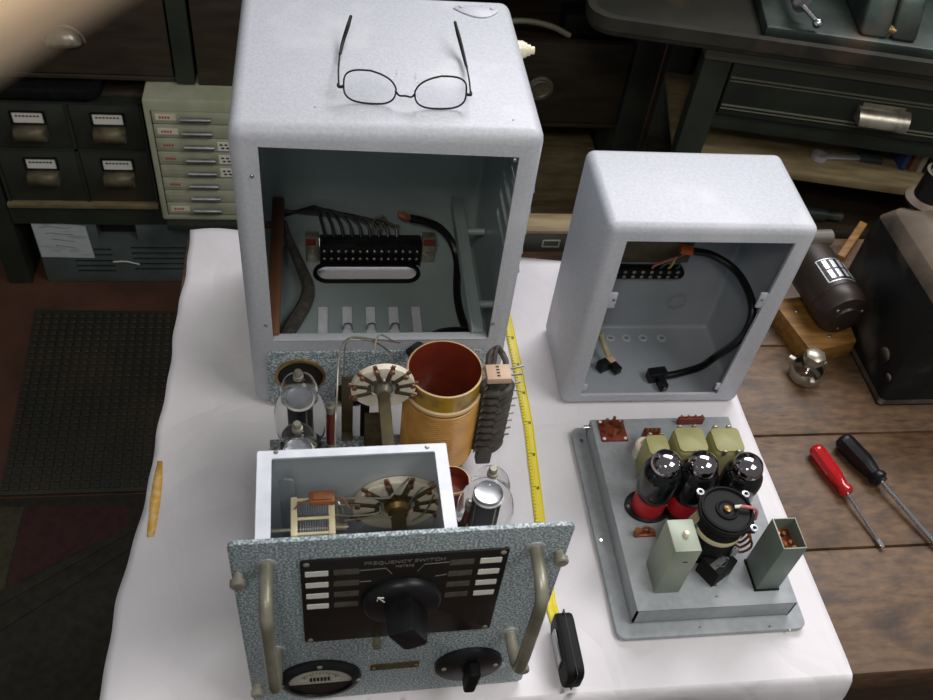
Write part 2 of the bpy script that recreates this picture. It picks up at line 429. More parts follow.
# ================================================================== setting
b = MB(); b.box(-2.6, 2.6, -1.6, 2.3, -.86, -.80); struct(b.build('floor', M_FLOOR))
b = MB(); b.box(-2.6, 2.6, 2.3, 2.36, -.86, 1.9); struct(b.build('wall_back', M_WALL))

# ================================================================== workbench
bench = thing('workbench', 'worn brown plank workbench under the white paper sheet', 'workbench', (0, 0, -.80))
BX0, BX1 = -.118, 1.55
for y0, y1, nm in ((-.392, -.2395, 0), (-.2375, -.0685, 1), (-.0665, .092, 2), (.094, .330, 3)):
    MB().box(BX0, BX1, y0, y1, .752, .7972, .003).build('plank', M_WOODB, bench)
MB().box(BX0+.03, BX1, -.375, -.345, .60, .752, .003).build('apron', M_WOODD, bench)
MB().box(BX0+.03, BX1, .28, .31, .64, .752, .003).build('apron', M_WOODD, bench)
for x in (BX0+.06, BX1-.12):
    for y in (-.345, .21):
        MB().box(x, x+.07, y, y+.07, 0, .752, .004).build('leg', M_WOODD, bench)

# ================================================================== paper sheet
def paper():
    t = MB(); bm = t.bm
    # columns across, rows front to back; the front hangs over the bench edge
    NX = 90
    rows = []
    vs = [-.47+.077*k/6 for k in range(6)] + [-.393, -.389, -.384] + [-.384+.72*k/70 for k in range(1, 71)]
    def left(y):
        pts = [(-.5, -.146), (-.384, -.143), (-.26, -.137), (-.0887, -.1205), (.05, -.118), (.2, -.115), (.34, -.113)]
        for (a, xa), (c, xc) in zip(pts, pts[1:]):
            if y <= c: return xa+(xc-xa)*(y-a)/(c-a)+.0016*math.sin(y*31)+.0009*math.sin(y*83+1)
        return pts[-1][1]
    def right(y): return .6499+(.6401-.6499)*(y+.383)/.392 if y < .009 else .6401
    def back(x):  # far edge of the sheet
        return .334-.058*max(0, x-.0)/.40
    grid = []
    for y in vs:
        r = []
        for i in range(NX+1):
            yy = y
            s = (y+.384)/(.336+.384)
            x0, x1 = left(y), right(y)
            x = x0+(x1-x0)*i/NX
            if y > -.384: yy = -.384+s*(back(x)+.384)
            z = 0.0
            n1 = noise.noise(Vector((x*7, yy*7, 1.3)))*.5+noise.noise(Vector((x*19, yy*13, 4.1)))*.22
            # folds: long straight creases
            cr = abs(yy+.092+.01*math.sin(x*4)); fold = -.0006*max(0, 1-cr/.012)
            if y <= -.384:
                drop = -.384-y
                z = -drop*1.0; yy = -.3955-.004*math.sin(x*23)*min(1, drop/.05)-.006*min(1, drop/.03)
                if y > -.391: yy = -.392; z = -.002
            else:
                z = -.0004-.0009*abs(n1)+fold
                ov = max(0, BX0-x)
                z -= ov*.22
                er = max(0, min(1, (yy-(.25 if x < .05 else .5))/.06))
                if x > .05 and yy > .15: pass
                if x < -.02: z += .004*er*(1+.6*math.sin(x*60))
            r.append(bm.verts.new((x, yy, z)))
        grid.append(r)
    for a, c in zip(grid, grid[1:]):
        for i in range(NX): bm.faces.new((a[i], a[i+1], c[i+1], c[i]))
    me = t.mesh('paper_sheet', [M_PAPER]); me.set_sharp_from_angle(angle=PI)
    return me
pap = link('paper_sheet', paper())
sol = pap.modifiers.new('thickness', 'SOLIDIFY'); sol.thickness = .0004; sol.offset = -1
tag(pap, 'large creased sheet of white paper spread over the workbench', 'paper')
b = MB()
for k, (u, v, w) in enumerate(((160, 461, .003), (158, 480, .0055), (155, 500, .007), (154, 518, .006), (151, 536, .004))):
    p = PZ(u, v, 0)
    pass
pts = [PZ(u, v, 0) for u, v in ((160, 461), (158, 480), (155.5, 500), (153, 520), (150.5, 537))]
W = (.003, .006, .0065, .0055, .0045)
vl = [b.bm.verts.new((p.x-w*.9, p.y, .0004-(.22*max(0, BX0-p.x)))) for p, w in zip(pts, W)]
vr = [b.bm.verts.new((p.x+w*.9, p.y, .0004-(.22*max(0, BX0-p.x)))) for p, w in zip(pts, W)]
for i in range(4): b.bm.faces.new((vl[i], vr[i], vr[i+1], vl[i+1]))
st = b.build('orange_stain', M_STAIN, pap, 'orange marker stain'); sm = st.modifiers.new('thickness', 'SOLIDIFY'); sm.thickness = .0003

# ================================================================== big grey radio cabinet
CW, CDP, CH = .30, .2725, .4138
cab = thing('radio_cabinet', 'large open grey steel radio cabinet with eyeglasses on its top', 'cabinet', (0, 0, 0))
def slot_prism(cx, cy, hx, hy, z0, z1):
    m = MB(); m.prism(rrect(cx-hx, cx+hx, cy-hy, cy+hy, min(hx, hy)*.999, 8), z1-z0, Matrix.Translation((0, 0, z0))); return m
def shell(w, d, h, r, th, ox0, ox1, oz0, oz1, extra=()):
    xr_ = ox1 if isinstance(ox1, tuple) else (ox1, ox1)
    a = MB(); a.box(0, w, 0, d, 0, h, r, 5)
    c = MB(); c.box(th, w-th, th, d-th, th, h-th, r*.6, 3)
    o = MB(); zr_ = oz1 if isinstance(oz1, tuple) else (oz1, oz1); o.prism([(ox0, oz0), (xr_[0], oz0), (xr_[1], zr_[1]), (ox0, zr_[0])], .03, UP(.02))
    res = difference(a, [c, o]+list(extra))
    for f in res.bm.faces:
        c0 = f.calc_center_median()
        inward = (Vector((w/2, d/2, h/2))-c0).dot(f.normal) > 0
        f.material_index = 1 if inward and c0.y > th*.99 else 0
    return res
FLZ = .031
sl0, sl1, slt, slb = PZ(316, 272, FLZ), PZ(417.5, 274, FLZ), PZ(366, 265.5, FLZ), PZ(366, 281.5, FLZ)
SLX, SLY = (sl0.x+sl1.x)/2, (slt.y+slb.y)/2; SHX, SHY = (sl1.x-sl0.x)/2, (slt.y-slb.y)/2
EB = .005   # the fitted box plus what the rounded edges take off its outline
ex = []; fcut = [slot_prism(SLX, SLY, SHX, SHY, .0, .06)]
BARX = []
for u0, u1 in ((318, 328), (342, 352), (365.5, 375), (388, 398), (411, 420)):
    p, q = PZ(u0, 306, FLZ), PZ(u1, 306, FLZ); BARX.append(((p.x+q.x)/2, (q.x-p.x)/2, p.y))
for cx, hx, yt in BARX:
    m = MB(); m.box(cx-hx, cx+hx, yt-.075, yt, .0, .06); fcut.append(m)
for z in (.318, .288, .258, .228, .198):
    m = MB(); m.prism(rrect(.045, .150, z-.0066, z+.0066, .0060, 4), .04, Matrix.Translation((.28+EB, 0, 0)) @ Matrix(((0, 0, 1, 0), (1, 0, 0, 0), (0, 1, 0, 0), (0, 0, 0, 1)))); ex.append(m)
m = MB(); m.box(EB+.016, CW+EB-.016, .018, .31, -.01, FLZ-.003); ex.append(m)
m = MB(); m.box(EB+.062, EB+.236, .262, .31, .0, .045); ex.append(m)  # hidden rear cut-out, added to let light down through the floor slot
sh = shell(CW+2*EB, CDP, CH+.001, .014, .004, .0235+EB, .2805+EB, .1185, (.3935, .3870), ex)
bmesh.ops.translate(sh.bm, vec=(-EB, 0, 0), verts=sh.bm.verts[:])
sh.build('shell', [M_CAB, M_CABIN], cab)
m_ = MB(); fl = MB(); fl.box(-EB+.0042, CW+EB-.0042, .0042, .2684, FLZ-.003, FLZ)
difference(fl, fcut).build('floor_plate', M_CABIN, cab, 'slotted dark grey floor plate')
for cx, hx, yt in BARX: MB().box(cx-hx+.0003, cx+hx-.0003, yt-.0745, yt-.0003, FLZ-.0028, FLZ-.0016).build('lit_paper_strip', M_ALUW, cab, 'pale strip in the floor slot, coloured as lit paper')  # pale strips give the slots the tone of lit paper beneath
# inward lip under the opening
MB().box(.0235, .2795, .0, .012, .1165, .119, .001).build('lip', M_CAB, cab)
# lower hammered panel with two round sockets
pan = MB().prism(rrect(.0138, .283, .003, .1015, .008), .003, UP(-.0002), .0008)
pan = pan.build('lower_panel', M_HAM, cab, 'hammered blue grey strip panel')
_s2 = PY(353, 391, 0)
for cx, cz, sr, smt in ((.0535, .0590, .0305, M_BRASS), (_s2.x, _s2.z, .0225, M_RUB)):
    MB().lathe([(sr, 0), (sr, .003), (sr-.003, .0035), (sr-.003, -.0)], 40, Matrix.Translation((cx, -.0032, cz)) @ Matrix.Rotation(PI/2, 4, 'X')).build('socket_rim', smt, pan)
    s_ = MB(); s_.lathe([(sr-.003, 0), (sr-.003, .001), (0, .001)], 40, Matrix.Translation((cx, -.0032, cz)) @ Matrix.Rotation(PI/2, 4, 'X'))
    s_ = s_.build('socket', M_DARKCAV, pan)
# screws of the front flange
sc_ = MB()
for u, v in ((252, 176), (266, 325), (515, 160), (493, 324)):
    p = PY(u, v, 0); screw(sc_, p.x, -.0002, p.z, .0022)
sc_.build('flange_screws', M_STEEL, cab)
# curved patch plate and insulator
pl = MB()
P0, P1, P2 = PZ(453, 9.5, CH), PZ(480, 19, CH), PZ(498, 13, CH)
out = []
for k in range(17):
    t = k/16; q = P0*(1-t)**2+2*t*(1-t)*(P1*2-(P0+P2)*.5)+P2*t*t; out.append((q.x, q.y))
out += [(P2.x-.004, P2.y+.014), (P0.x+.006, P0.y+.006)]
pl.prism(out[::-1], .0020, Matrix.Translation((0, 0, CH+.0006)), .0004)
for u, v in ((461, 9), (492, 11)):
    p = PZ(u, v, CH); screw(pl, p.x, p.y, CH+.0024, .003, .0016, 'z')
pl.build('patch_plate', M_CAB, cab)
dp = MB()
for u, v in ((315, 108), (513, 121)):
    p = PZ(u, v, CH); dp.sphere((p.x, p.y, CH+.0005), .0013, 8, (1, 1, .6))
dp.build('paint_chips', M_BLACKM, cab)
ins = PX(523, 45, .312)
MB().lathe([(.006, -.004), (.0105, -.004), (.0105, .010), (.0085, .013), (.0085, .0145), (.0065, .015), (.0065, .019), (.0045, .020), (.0045, .024), (0, .025)], 20,
   Matrix.Translation((.302, ins.y+.0, min(ins.z, .392))) @ Matrix.Rotation(PI/2, 4, 'Y')).build('insulator', M_CERWH, cab, 'cream ceramic insulator on the side')
# terminal strip on the rear wall
ts = MB(); ts.box(.077, .2195, .224, .246, FLZ+.0005, .0725, .003)
ts = ts.build('terminal_strip', M_BLACK, cab)
q = MB()
for k in range(14):
    x = .083+k*.0100
    for z in (.045, .059): screw(q, x, .2238, z, .0024, .0016)
q.build('terminal_screws', M_NICK, ts)
q = MB()
for k in range(15):
    x = .078+k*.0100; q.box(x-.0008, x+.0008, .2215, .2241, .033, .0715)
q.build('barriers', M_BLACK, ts)
q = MB()
for x0, x1 in ((.057, .076), (.2205, .2395)):
    q.box(x0, x1, .232, .246, FLZ+.0005, .077, .001)
    screw(q, (x0+x1)/2, .232, .05, .003)
q.build('end_brackets', M_NICK, ts, 'pale metal end brackets')
q = MB()
for x0, x1 in ((.058, .072), (.222, .2385)): q.box(x0, x1, .2305, .2322, .064, .075)
q.build('red_tags', M_PAXRED, ts)
def rim_path(hx, hy, n=10):
    return [(SLX+p[0], SLY+p[1], FLZ+.0012) for p in rrect(-hx, hx, -hy, hy, hy*.999, n)]
MB().tube(rim_path(SHX+.001, SHY+.001), .0034, 8, True, False).build('rubber_grommet', M_RUB, cab)
# wiring
q = MB()
def trk(*a): return [PY(u, v, y) for u, v, y in a]
for k in range(9):
    x = .085+k*.0125
    q.tube(trk((282-k*.3, 216-k*.7, .262), (305, 209+k*.5, .262))+[Vector((.06+(x-.06)*.55, .26-.001*(k % 3), .108-.002*k)), Vector((x-.006, .252, .092-.001*k)), Vector((x, .240, .070))], .0021, 6)
q.build('wire_bundle', M_RUB, cab)
q = MB(); q.tube([(.150, .243, .071), (.152, .245, .098), (.164, .247, .105), (.174, .247, .09), (.188, .25, .085)], .0014, 6); q.tube([(.158, .243, .071), (.162, .244, .09), (.166, .244, .092), (.172, .244, .071)], .0014, 6)
q.build('striped_wire', M_PULL, cab)
MB().tube(trk((398, 214, .25), (404, 216, .25), (412, 219, .25)), [.003, .0062, .003], 8).build('orange_tape', M_MICA, cab, 'brown taped joint')
def track(uvz): return [PZ(u, v, z) for u, v, z in uvz]
MB().tube(trk((410, 218, .25), (424, 221, .25), (440, 228, .25))+track(((452, 243, .060), (457, 262, .044), (457, 295, .038), (463, 322, .038), (474, 336, .04))), .0056, 8).build('black_cable', M_RUB, cab)
MB().tube(trk((284, 222, .255), (289, 240, .25))+track(((301, 268, .042), (308, 288, .042), (304, 305, .042), (292, 325, .042), (284, 340, .05))), [.004, .006, .008, .009, .0095, .010, .009], 8).build('cloth_cable', M_LACE, cab, 'dark cloth-bound cable')
q = MB(); q.tube(track(((476, 334, .05), (462, 331, .07), (440, 333, .085), (424, 342, .10), (410, 352, .13))), .0055, 8); q.build('front_cable', M_RUB, cab)
for z in (.318, .288, .258, .228, .198):
    q = MB(); xo = CW+EB-.0003
    t = bmesh.new()
    pf = [(0, .0100), (.0085, .004), (.0105, -.0090), (.0085, -.0090), (.0070, .002), (0, .0072)]
    A = [t.verts.new((xo+x, .043, z+zz)) for x, zz in pf]; B_ = [t.verts.new((xo+x, .152, z+zz)) for x, zz in pf]
    for i in range(6): t.faces.new((A[i], A[(i+1) % 6], B_[(i+1) % 6], B_[i]))
    t.faces.new(A[::-1]); t.faces.new(B_)
    q.add(t)
    for yy in (.0425, .1505): q.prism([(0, .0100), (.0085, .004), (.0105, -.0090), (0, -.0090)], .0015, Matrix.Translation((xo, yy, z)) @ Matrix(((1, 0, 0, 0), (0, 0, 1, 0), (0, 1, 0, 0), (0, 0, 0, 1))))
    q.build('louvre_hood', M_CABIN, cab)
# guide rails running front to back
r0, r1 = PX(280, 200, .024), PX(276, 322, .024)
rb = MB()
def bar_between(m, a, c, hw, hh):
    a = Vector(a); c = Vector(c); d = (c-a); M = Matrix.Translation(a) @ d.to_track_quat('Y', 'Z').to_matrix().to_4x4()
    m.box(-hw, hw, 0, d.length, -hh, hh, min(hw, hh)*.3, 2, M)
bar_between(rb, (.0225, .008, .118), (.0225, .262, .118), .0078, .006)
rb.cyl((.0, .06, .118), (.0225, .06, .118), .005, 12); rb.cyl((.0, .21, .118), (.0225, .21, .118), .005, 12)
rb.build('guide_rail', M_WOODR, cab, 'rusty brown rail inside')
rb = MB(); 
ra, rc = PX(452, 206, .262), PX(478, 334, .262)
zr = .118
rb.box(.260, .263, .008, .262, zr-.010, zr+.010, .0008); rb.box(.263, .2755, .008, .262, zr+.004, zr+.007, .0004)
rb.cyl((.264, .06, zr), (.300, .06, zr), .005, 12); rb.cyl((.264, .20, zr), (.300, .20, zr), .005, 12)
rb.build('guide_rail', M_CABIN, cab)
# low clips seen over the front lip
q = MB()
for cx, hx, yt in BARX[1:4]:
    q.tube([(cx-.006, .10, FLZ), (cx-.004, .10, FLZ+.010), (cx+.003, .10, FLZ+.011), (cx+.006, .10, FLZ)], .0012, 6)
q.build('spring_clips', M_STEEL, cab)

# ================================================================== eyeglasses (upside down on the cabinet top)
gl = thing('eyeglasses', 'thin dark wire-framed eyeglasses lying upside down on the big grey cabinet', 'eyeglasses', (.165, .05, CH+.001))
G0 = Vector((.165, .05, CH+.001))
TILT = math.radians(12)
def lens_frame(cx, cy, yaw):
    """lens plane: local u to the right, w up, leaning back"""
    u = Vector((math.cos(yaw), math.sin(yaw), 0)); w = Vector((0, 0, 1))*math.cos(TILT)+Vector((-math.sin(yaw), math.cos(yaw), 0))*math.sin(TILT)
    n = u.cross(w)
    return Matrix(((u.x, w.x, n.x, cx-G0.x), (u.y, w.y, n.y, cy-G0.y), (u.z, w.z, n.z, .0012), (0, 0, 0, 1)))
def lens_outline(sgn, n=40):
    pts = []
    for k in range(n):
        a = 2*PI*k/n; c, s_ = math.cos(a), math.sin(a)
        e = .62
        x = .0256*math.copysign(abs(c)**e, c); y = .0158*math.copysign(abs(s_)**e, s_)
        # nose side is cut away on the raised (cheek) side
        f = max(0, sgn*x/.0256)*max(0, y/.0158); x -= sgn*.005*f; y -= .0045*f
        y += -.0015*(1-(x/.0256)**2) if y < 0 else 0
        pts.append((x, y+.0172))
    return pts
LM = lens_frame(.1312, .0445, math.radians(-6)); RM = lens_frame(.2010, .0385, math.radians(2))
for M, s_ in ((LM, 1), (RM, -1)):
    o = lens_outline(s_)
    MB().prism(o, .0014, M @ Matrix.Translation((0, 0, -.0007))).build('lens', M_LENS, gl)
    MB().tube([M @ Vector((p[0], p[1], 0)) for p in o], .00095, 6, True, False).build('rim', M_BLACKM, gl)
br0 = LM @ Vector((.0250, .0150, 0)); br1 = RM @ Vector((-.0250, .0155, 0)); md = (br0+br1)/2+Vector((0, -.002, -.003))
MB().tube([br0, br0*.6+md*.4+Vector((0, -.0014, -.002)), md, br1*.6+md*.4+Vector((0, -.0014, -.002)), br1], .001, 6).build('bridge', M_BLACKM, gl)
for M, s_ in ((LM, 1), (RM, -1)):
    q = MB(); a = M @ Vector((s_*.0225, .026, 0)); c = a+Vector((s_*.003, .008, .002)); q.tube([a, a+Vector((s_*.001, .005, -.001)), c], .0006, 5); q.sphere(c, .0032, 8, (.5, .8, 1.2))
    q.build('nose_pad', M_CLEAR, gl)
for M, s_, bend, tip in ((LM, -1, PZ(340, 52, CH+.006), PZ(351, 16, CH+.022)), (RM, 1, PZ(466, 64, CH+.006), PZ(455, 22, CH+.022))):
    a = M @ Vector((s_*.0252, .0150, 0)); h = a+Vector((s_*.005, .001, -.0005))
    t = MB().tube([a, h+Vector((0, -.001, 0)), h+Vector((s_*.0005, .004, 0))], .0015, 6, sub=3)
    bend = bend-G0; tip = tip-G0
    t.tube([h, h*.5+bend*.5+Vector((s_*.001, 0, -.001)), bend], .0009, 6, sub=5)
    te = t.build('temple', M_BLACKM, gl)
    MB().tube([bend+(h-bend)*.1, bend+(tip-bend)*.35+Vector((s_*.001, 0, -.003)), bend+(tip-bend)*.7, tip], [.0015, .0020, .0022, .0017], 7).build('temple_tip', M_BLACKM, te)
    MB().cyl(bend+(h-bend)*.14, bend+(h-bend)*.09, .0018, 8).build('temple_ferrule', M_CHROME, te)
# ================================================================== radio transmitter unit (panel in front, deck behind)
BT = -.0028
TX = thing('radio_transmitter', 'grey radio transmitter chassis with black frequency switch panel, amber coil and glass tubes', 'radio transmitter', (.0113, -.3829, 0), .0216)
TMI = (Matrix.Translation((.0113, -.3829, 0)) @ Matrix.Rotation(.0216, 4, 'Z')).inverted()
def TL(p): return TMI @ Vector(p)
def TZ(u, v, z): return TL(PZ(u, v, z))
PW, PH = .2716, .3079
fp = MB().prism(rrect(0, PW, .0005, PH, .006), .0045, UP(.0045), .0008).build('front_panel', M_HAM, TX, 'hammered blue grey front panel')
for u, z in ((.0050, .2630), (.2650, .2660), (.0060, .0470), (.2650, .0500)):
    MB().lathe([(.0040, 0), (.0040, .005), (.0062, .0055), (.0062, .0100), (.0052, .011), (0, .0112)], 20, Matrix.Translation((u, 0, z)) @ Matrix.Rotation(PI/2, 4, 'X')).build('thumb_screw', M_SCREW, fp)
for u in (.0275, .2430):
    h = MB(); zt, zb = .2765, .1215
    h.tube([(u, .001, zt), (u, -.022, zt-.001), (u, -.036, zt-.008), (u, -.042, zt-.022), (u, -.043, zt-.075), (u, -.042, zb+.022), (u, -.036, zb+.008), (u, -.022, zb+.001), (u, .001, zb)], .0056, 14)
    h = h.build('handle', M_HAND, fp, 'tarnished bar handle')
    q = MB()
    for z in (zt, zb): q.lathe([(.0085, 0), (.0085, .0012), (.0065, .0018), (.0058, .0018)], 20, Matrix.Translation((u, 0, z)) @ Matrix.Rotation(PI/2, 4, 'X'))
    q.build('handle_collars', M_ALU, h)
# frequency plate
FX0, FX1, FZ0, FZ1 = .0532, .2215, .1354, .2800
fq = MB().prism(rrect(FX0, FX1, FZ0, FZ1, .003), .0018, UP(0), .0004).build('frequency_plate', M_PLATE, TX, 'engraved black frequency plate')
q = MB()
for x in (FX0+.005, FX1-.005):
    for z in (FZ0+.005, FZ1-.005): screw(q, x, -.0018, z, .0026, .0012)
q.build('plate_screws', M_HAND, fq)
for k in range(4):
    z = .2595-.0185*k
    MB().prism(rrect(.0568, .0752, z-.0038, z+.0038, .0004, 1), .0006, UP(-.0017)).build('label_strip', M_WHITE, fq, 'white write-in label')
    MB().prism(rrect(.0795, .1000, z-.0042, z+.0042, .0004, 1), .0003, UP(-.0017)).build('index_strip', M_GREYLAB, fq)
    z = .2635-.0185*k
    MB().prism(rrect(.1985, .2165, z-.0038, z+.0038, .0004, 1), .0006, UP(-.0017)).build('label_strip', M_WHITE, fq, 'white write-in label')
    MB().prism(rrect(.1735, .1935, z-.0042, z+.0042, .0004, 1), .0003, UP(-.0017)).build('index_strip', M_GREYLAB, fq)
def engrave(body, size, x, z, y, parent, m=M_ENGR, sx=1.0):
    me = text_mesh(body, size); me.materials.clear(); me.materials.append(m)
    o = link('lettering', me, parent); o.location = (x, y, z); o.rotation_euler = (PI/2, 0, 0); o.scale = (sx, 1, 1); return o
engrave('FREQUENCY SWITCH', .0068, .1365, .2705, -.0019, fq)
engrave('METERS', .0045, .1365, .2630, -.0019, fq)
q = MB()
for pts in (((.1005, .2605), (.1215, .2615), (.1265, .2515)), ((.1730, .2650), (.1525, .2640), (.1475, .2530)), ((.1005, .2420), (.1100, .2420)), ((.1725, .2450), (.1630, .2430))):
    q.tube([(x, -.0019, z) for x, z in pts], .0004, 4, smooth=False)
q.build('index_lines', M_ENGR, fq)
# selector knob
KX, KZ = .1367, .2085
kn = MB().lathe([(.0345, 0), (.0345, .003), (.0325, .0075), (.030, .009), (0, .009)], 48, Matrix.Translation((KX, -.0018, KZ)) @ Matrix.Rotation(PI/2, 4, 'X')).build('selector_knob', M_BLACK, TX, 'large black pointer knob')
g = MB()
t = bmesh.new(); L0 = [(-.0135, .014), (.0135, .014), (.0135, -.021), (.009, -.0255), (-.009, -.0255), (-.0135, -.021)]
lo = [t.verts.new((x, -.009, z)) for x, z in L0]; hi = [t.verts.new((x*.84, -.0385, z*.88)) for x, z in L0]
t.faces.new(lo); t.faces.new(hi[::-1])
for i in range(6): t.faces.new((lo[i], lo[(i+1) % 6], hi[(i+1) % 6], hi[i]))
bmesh.ops.bevel(t, geom=t.edges[:], offset=.0016, segments=2, profile=.5, affect='EDGES')
g.add(t, Matrix.Translation((KX+.001, 0, KZ)) @ Matrix.Rotation(math.radians(-27), 4, 'Y'))
g.build('knob_grip', M_BLACK, kn)
q = MB(); ax, az = KX-.0215, KZ+.0215
q.tube([(ax+.0055, -.0112, az-.0085), (ax, -.0112, az)], .00055, 5, smooth=False); q.tube([(ax+.0050, -.0112, az-.0012), (ax, -.0112, az), (ax-.0004, -.0112, az-.0058)], .00055, 5, smooth=False)
q.build('pointer_arrow', M_WHITE, kn, 'white arrow mark')
q = MB(); q.cyl((.1175, 0, .1285), (.1175, -.009, .1285), .0038, 14); q.tube([(.1175, -.008, .1285), (.1185, -.009, .1335), (.121, -.0085, .140)], .0012, 6)
q.build('stop_lever', M_HAND, TX)
# meter
MX, MZ = .0655, .0535
RX90 = Matrix.Rotation(PI/2, 4, 'X')
me_ = MB().lathe([(.0395, 0), (.0395, .003), (.0370, .0055), (.0325, .0065), (.0305, .0065), (.0300, .0025)], 48, Matrix.Translation((MX, 0, MZ)) @ RX90, cap=False).build('panel_meter', M_BLACK, TX, 'round black panel meter')
fc = MB().lathe([(.0303, .0012), (.0303, .0024), (0, .0024)], 48, Matrix.Translation((MX, 0, MZ)) @ RX90).build('meter_face', M_CELL, me_, 'pale meter dial')
q = MB(); q.prism([(-.0283, -.0080), (.0283, -.0080)]+[(.0295*math.cos(a), -.0295*math.sin(a)) for a in [.28+(PI-.56)*k/16 for k in range(0, 17)]], .0010, UP(-.0024, MX, MZ))
q.build('meter_mask', M_BLACKM, me_)
q = MB()
for k in range(13):
    a = PI*(.20+.60*k/12); r0_, r1_ = (.0170, .0215) if k % 3 == 0 else (.0188, .0215)
    q.tube([(MX+r0_*math.cos(a), -.0026, MZ-.004+r0_*math.sin(a)), (MX+r1_*math.cos(a), -.0026, MZ-.004+r1_*math.sin(a))], .0004, 4, smooth=False)
for k in range(6): q.box(MX-.010+.0034*k, MX-.0078+.0034*k, -.0029, -.0023, MZ-.002, MZ+.006)
q.build('meter_scale', M_BLACKM, me_)
q = MB()
for dx in (-.0165, .0155): q.box(MX+dx-.0035, MX+dx+.0035, -.0029, -.0023, MZ+.000, MZ+.0020)
q.build('meter_marks', M_WHITE, me_)
MB().lathe([(.0302, .0048), (0, .0056)], 40, Matrix.Translation((MX, 0, MZ)) @ RX90, cap=False).build('meter_glass', M_LENS, me_)
q = MB()
for a in (0, PI/2*1.0, PI): screw(q, MX+.0365*math.cos(a), -.0055, MZ+.0365*math.sin(a), .0026, .0016)
q.build('meter_screws', M_HAND, me_)
# name plate
np_ = MB().prism(rrect(.1135, .1605, .0605, .0735, .0005, 1), .001, UP(0)).build('name_plate', M_OLIVE, TX, 'small dark brass name plate')
q = MB()
for x in (.1165, .1575): screw(q, x, -.001, .067, .0018)
q.build('plate_rivets', M_BRASS, np_)
# small rotary switch
SX, SZ = .2095, .0605
sw = MB().lathe([(.0335, 0), (.0335, .0045), (.031, .006), (0, .006)], 48, Matrix.Translation((SX, 0, SZ)) @ Matrix.Rotation(PI/2, 4, 'X')).build('rotary_switch', M_BLACK, TX, 'round black rotary switch')
q = MB(); q.box(-.0058, .0058, -.022, -.006, -.024, .016, .003, 3, Matrix.Translation((SX+.002, 0, SZ)) @ Matrix.Rotation(math.radians(4), 4, 'Y')); q.build('switch_grip', M_BLACKM, sw)
q = MB()
for dx in (-.025, .026): screw(q, SX+dx, -.006, SZ+.002, .0026, .0014)
q.build('switch_screws', M_HAND, sw)
q = MB(); screw(q, .2440, 0, .048, .0045, .002); q.build('panel_screw', M_ALU, TX)
# deck
DK = .050
d_ = MB(); d_.box(.014, .236, .0045, .290, DK-.003, DK, .001); d_.box(.014, .0165, .0045, .290, .004, DK-.002); d_.box(.2335, .236, .0045, .290, .004, DK-.002); d_.box(.014, .236, .2875, .290, .004, DK-.002)
d_.build('deck', M_HAMD, TX, 'hammered grey deck')
# shield box
a0 = TL(PZ(258, 452, .29)); a1 = TL(PZ(445, 445, .29)); a2 = TL(PZ(457, 527, .29))
BX_0, BX_1, BY1, BY0, BZ = a0.x, (a1.x+a2.x)/2, (a0.y+a1.y)/2, .0055, .290
s_ = MB(); s_.box(BX_0, BX_1, BY0, BY1, DK+.0005, BZ, .0012)
c_ = MB(); c_.box(BX_0+.0018, BX_1-.0018, BY0+.0018, BY1-.0018, DK+.003, BZ+.02)
sb = difference(s_, [c_])
for f in sb.bm.faces:
    c0 = f.calc_center_median()
    f.material_index = 1 if (BX_0+.001 < c0.x < BX_1-.001 and BY0+.001 < c0.y < BY1-.001) else 0
sb = sb.build('shield_box', [M_ALU, M_SHIN], TX, 'pale aluminium shield box, open on top')
q = MB(); q.ring(rrect(BX_0-.0006, BX_1+.0006, BY0, BY1+.0006, .0015, 3), rrect(BX_0+.0112, BX_1-.0100, BY0+.006, BY1-.0075, .0015, 3), .0022, Matrix.Translation((0, 0, BZ-.0010)))
q.build('rim_flange', M_ALUW, sb)
q = MB()
for u, v in ((276, 453), (427, 448)):
    p = TZ(u, v, BZ); screw(q, p.x, p.y, BZ+.001, .002, .0012, 'z')
q.build('rim_screws', M_NICK, sb)
# inside the shield: slider strip, air-spaced capacitor, mica block
p = TZ(286, 478, .265)
st_ = MB(); st_.prism([(x, z) for x, z in rrect(-.0068, .0068, 0, .115, .0065, 8)], .0022, UP(p.y, p.x, .150)); 
st_.build('curved_strip', M_GREYSTRIP, TX)
c0 = TZ(318, 512, .245)
vc = thing('tuning_capacitor', 'x', 'x'); del vc['label'], vc['category']
vc.parent = TX; vc.location = (c0.x-.0045, c0.y-.002, .224); vc.scale = (.80, .85, .85)
for x0 in (-.0235, .0165):
    q = MB(); q.box(x0, x0+.0072, -.022, .024, -.012, .022, .0012); q.build('ceramic_end_plate', M_CERY, vc)
q = MB()
for k in range(12):
    x = -.0145+.0026*k
    q.box(x-.0003, x+.0003, .004, .022, -.006, .019)
    q.lathe([(.012, -.0003), (.012, .0003)], 24, Matrix.Translation((x+.0013, -.005, .004)) @ Matrix.Rotation(PI/2, 4, 'Y'))
q.build('plate_stack', M_ALU, vc)
q = MB()
for y, z in ((.020, .021), (-.002, .0205), (-.019, .0195)): q.cyl((-.018, y, z), (.020, y, z), .0017, 10)
q.build('tie_rods', M_CERY, vc)
q = MB(); q.cyl((-.045, -.004, .004), (.038, -.004, .004), .0024, 10); q.lathe([(.005, 0), (.005, .012)], 14, Matrix.Translation((.024, -.004, .004)) @ Matrix.Rotation(PI/2, 4, 'Y')); q.build('rotor_shaft', M_NICK, vc)
c1 = TZ(322, 496, .262)
q = MB(); q.box(c1.x-.011, c1.x+.011, c1.y-.006, c1.y+.006, .255, .262, .002); q.box(c1.x-.008, c1.x+.008, c1.y-.004, c1.y+.004, .262, .2635, .0006)
q.tube([(c1.x-.011, c1.y, .257), (c1.x-.018, c1.y-.002, .256), (c1.x-.024, c1.y-.004, .250)], .0007, 5)
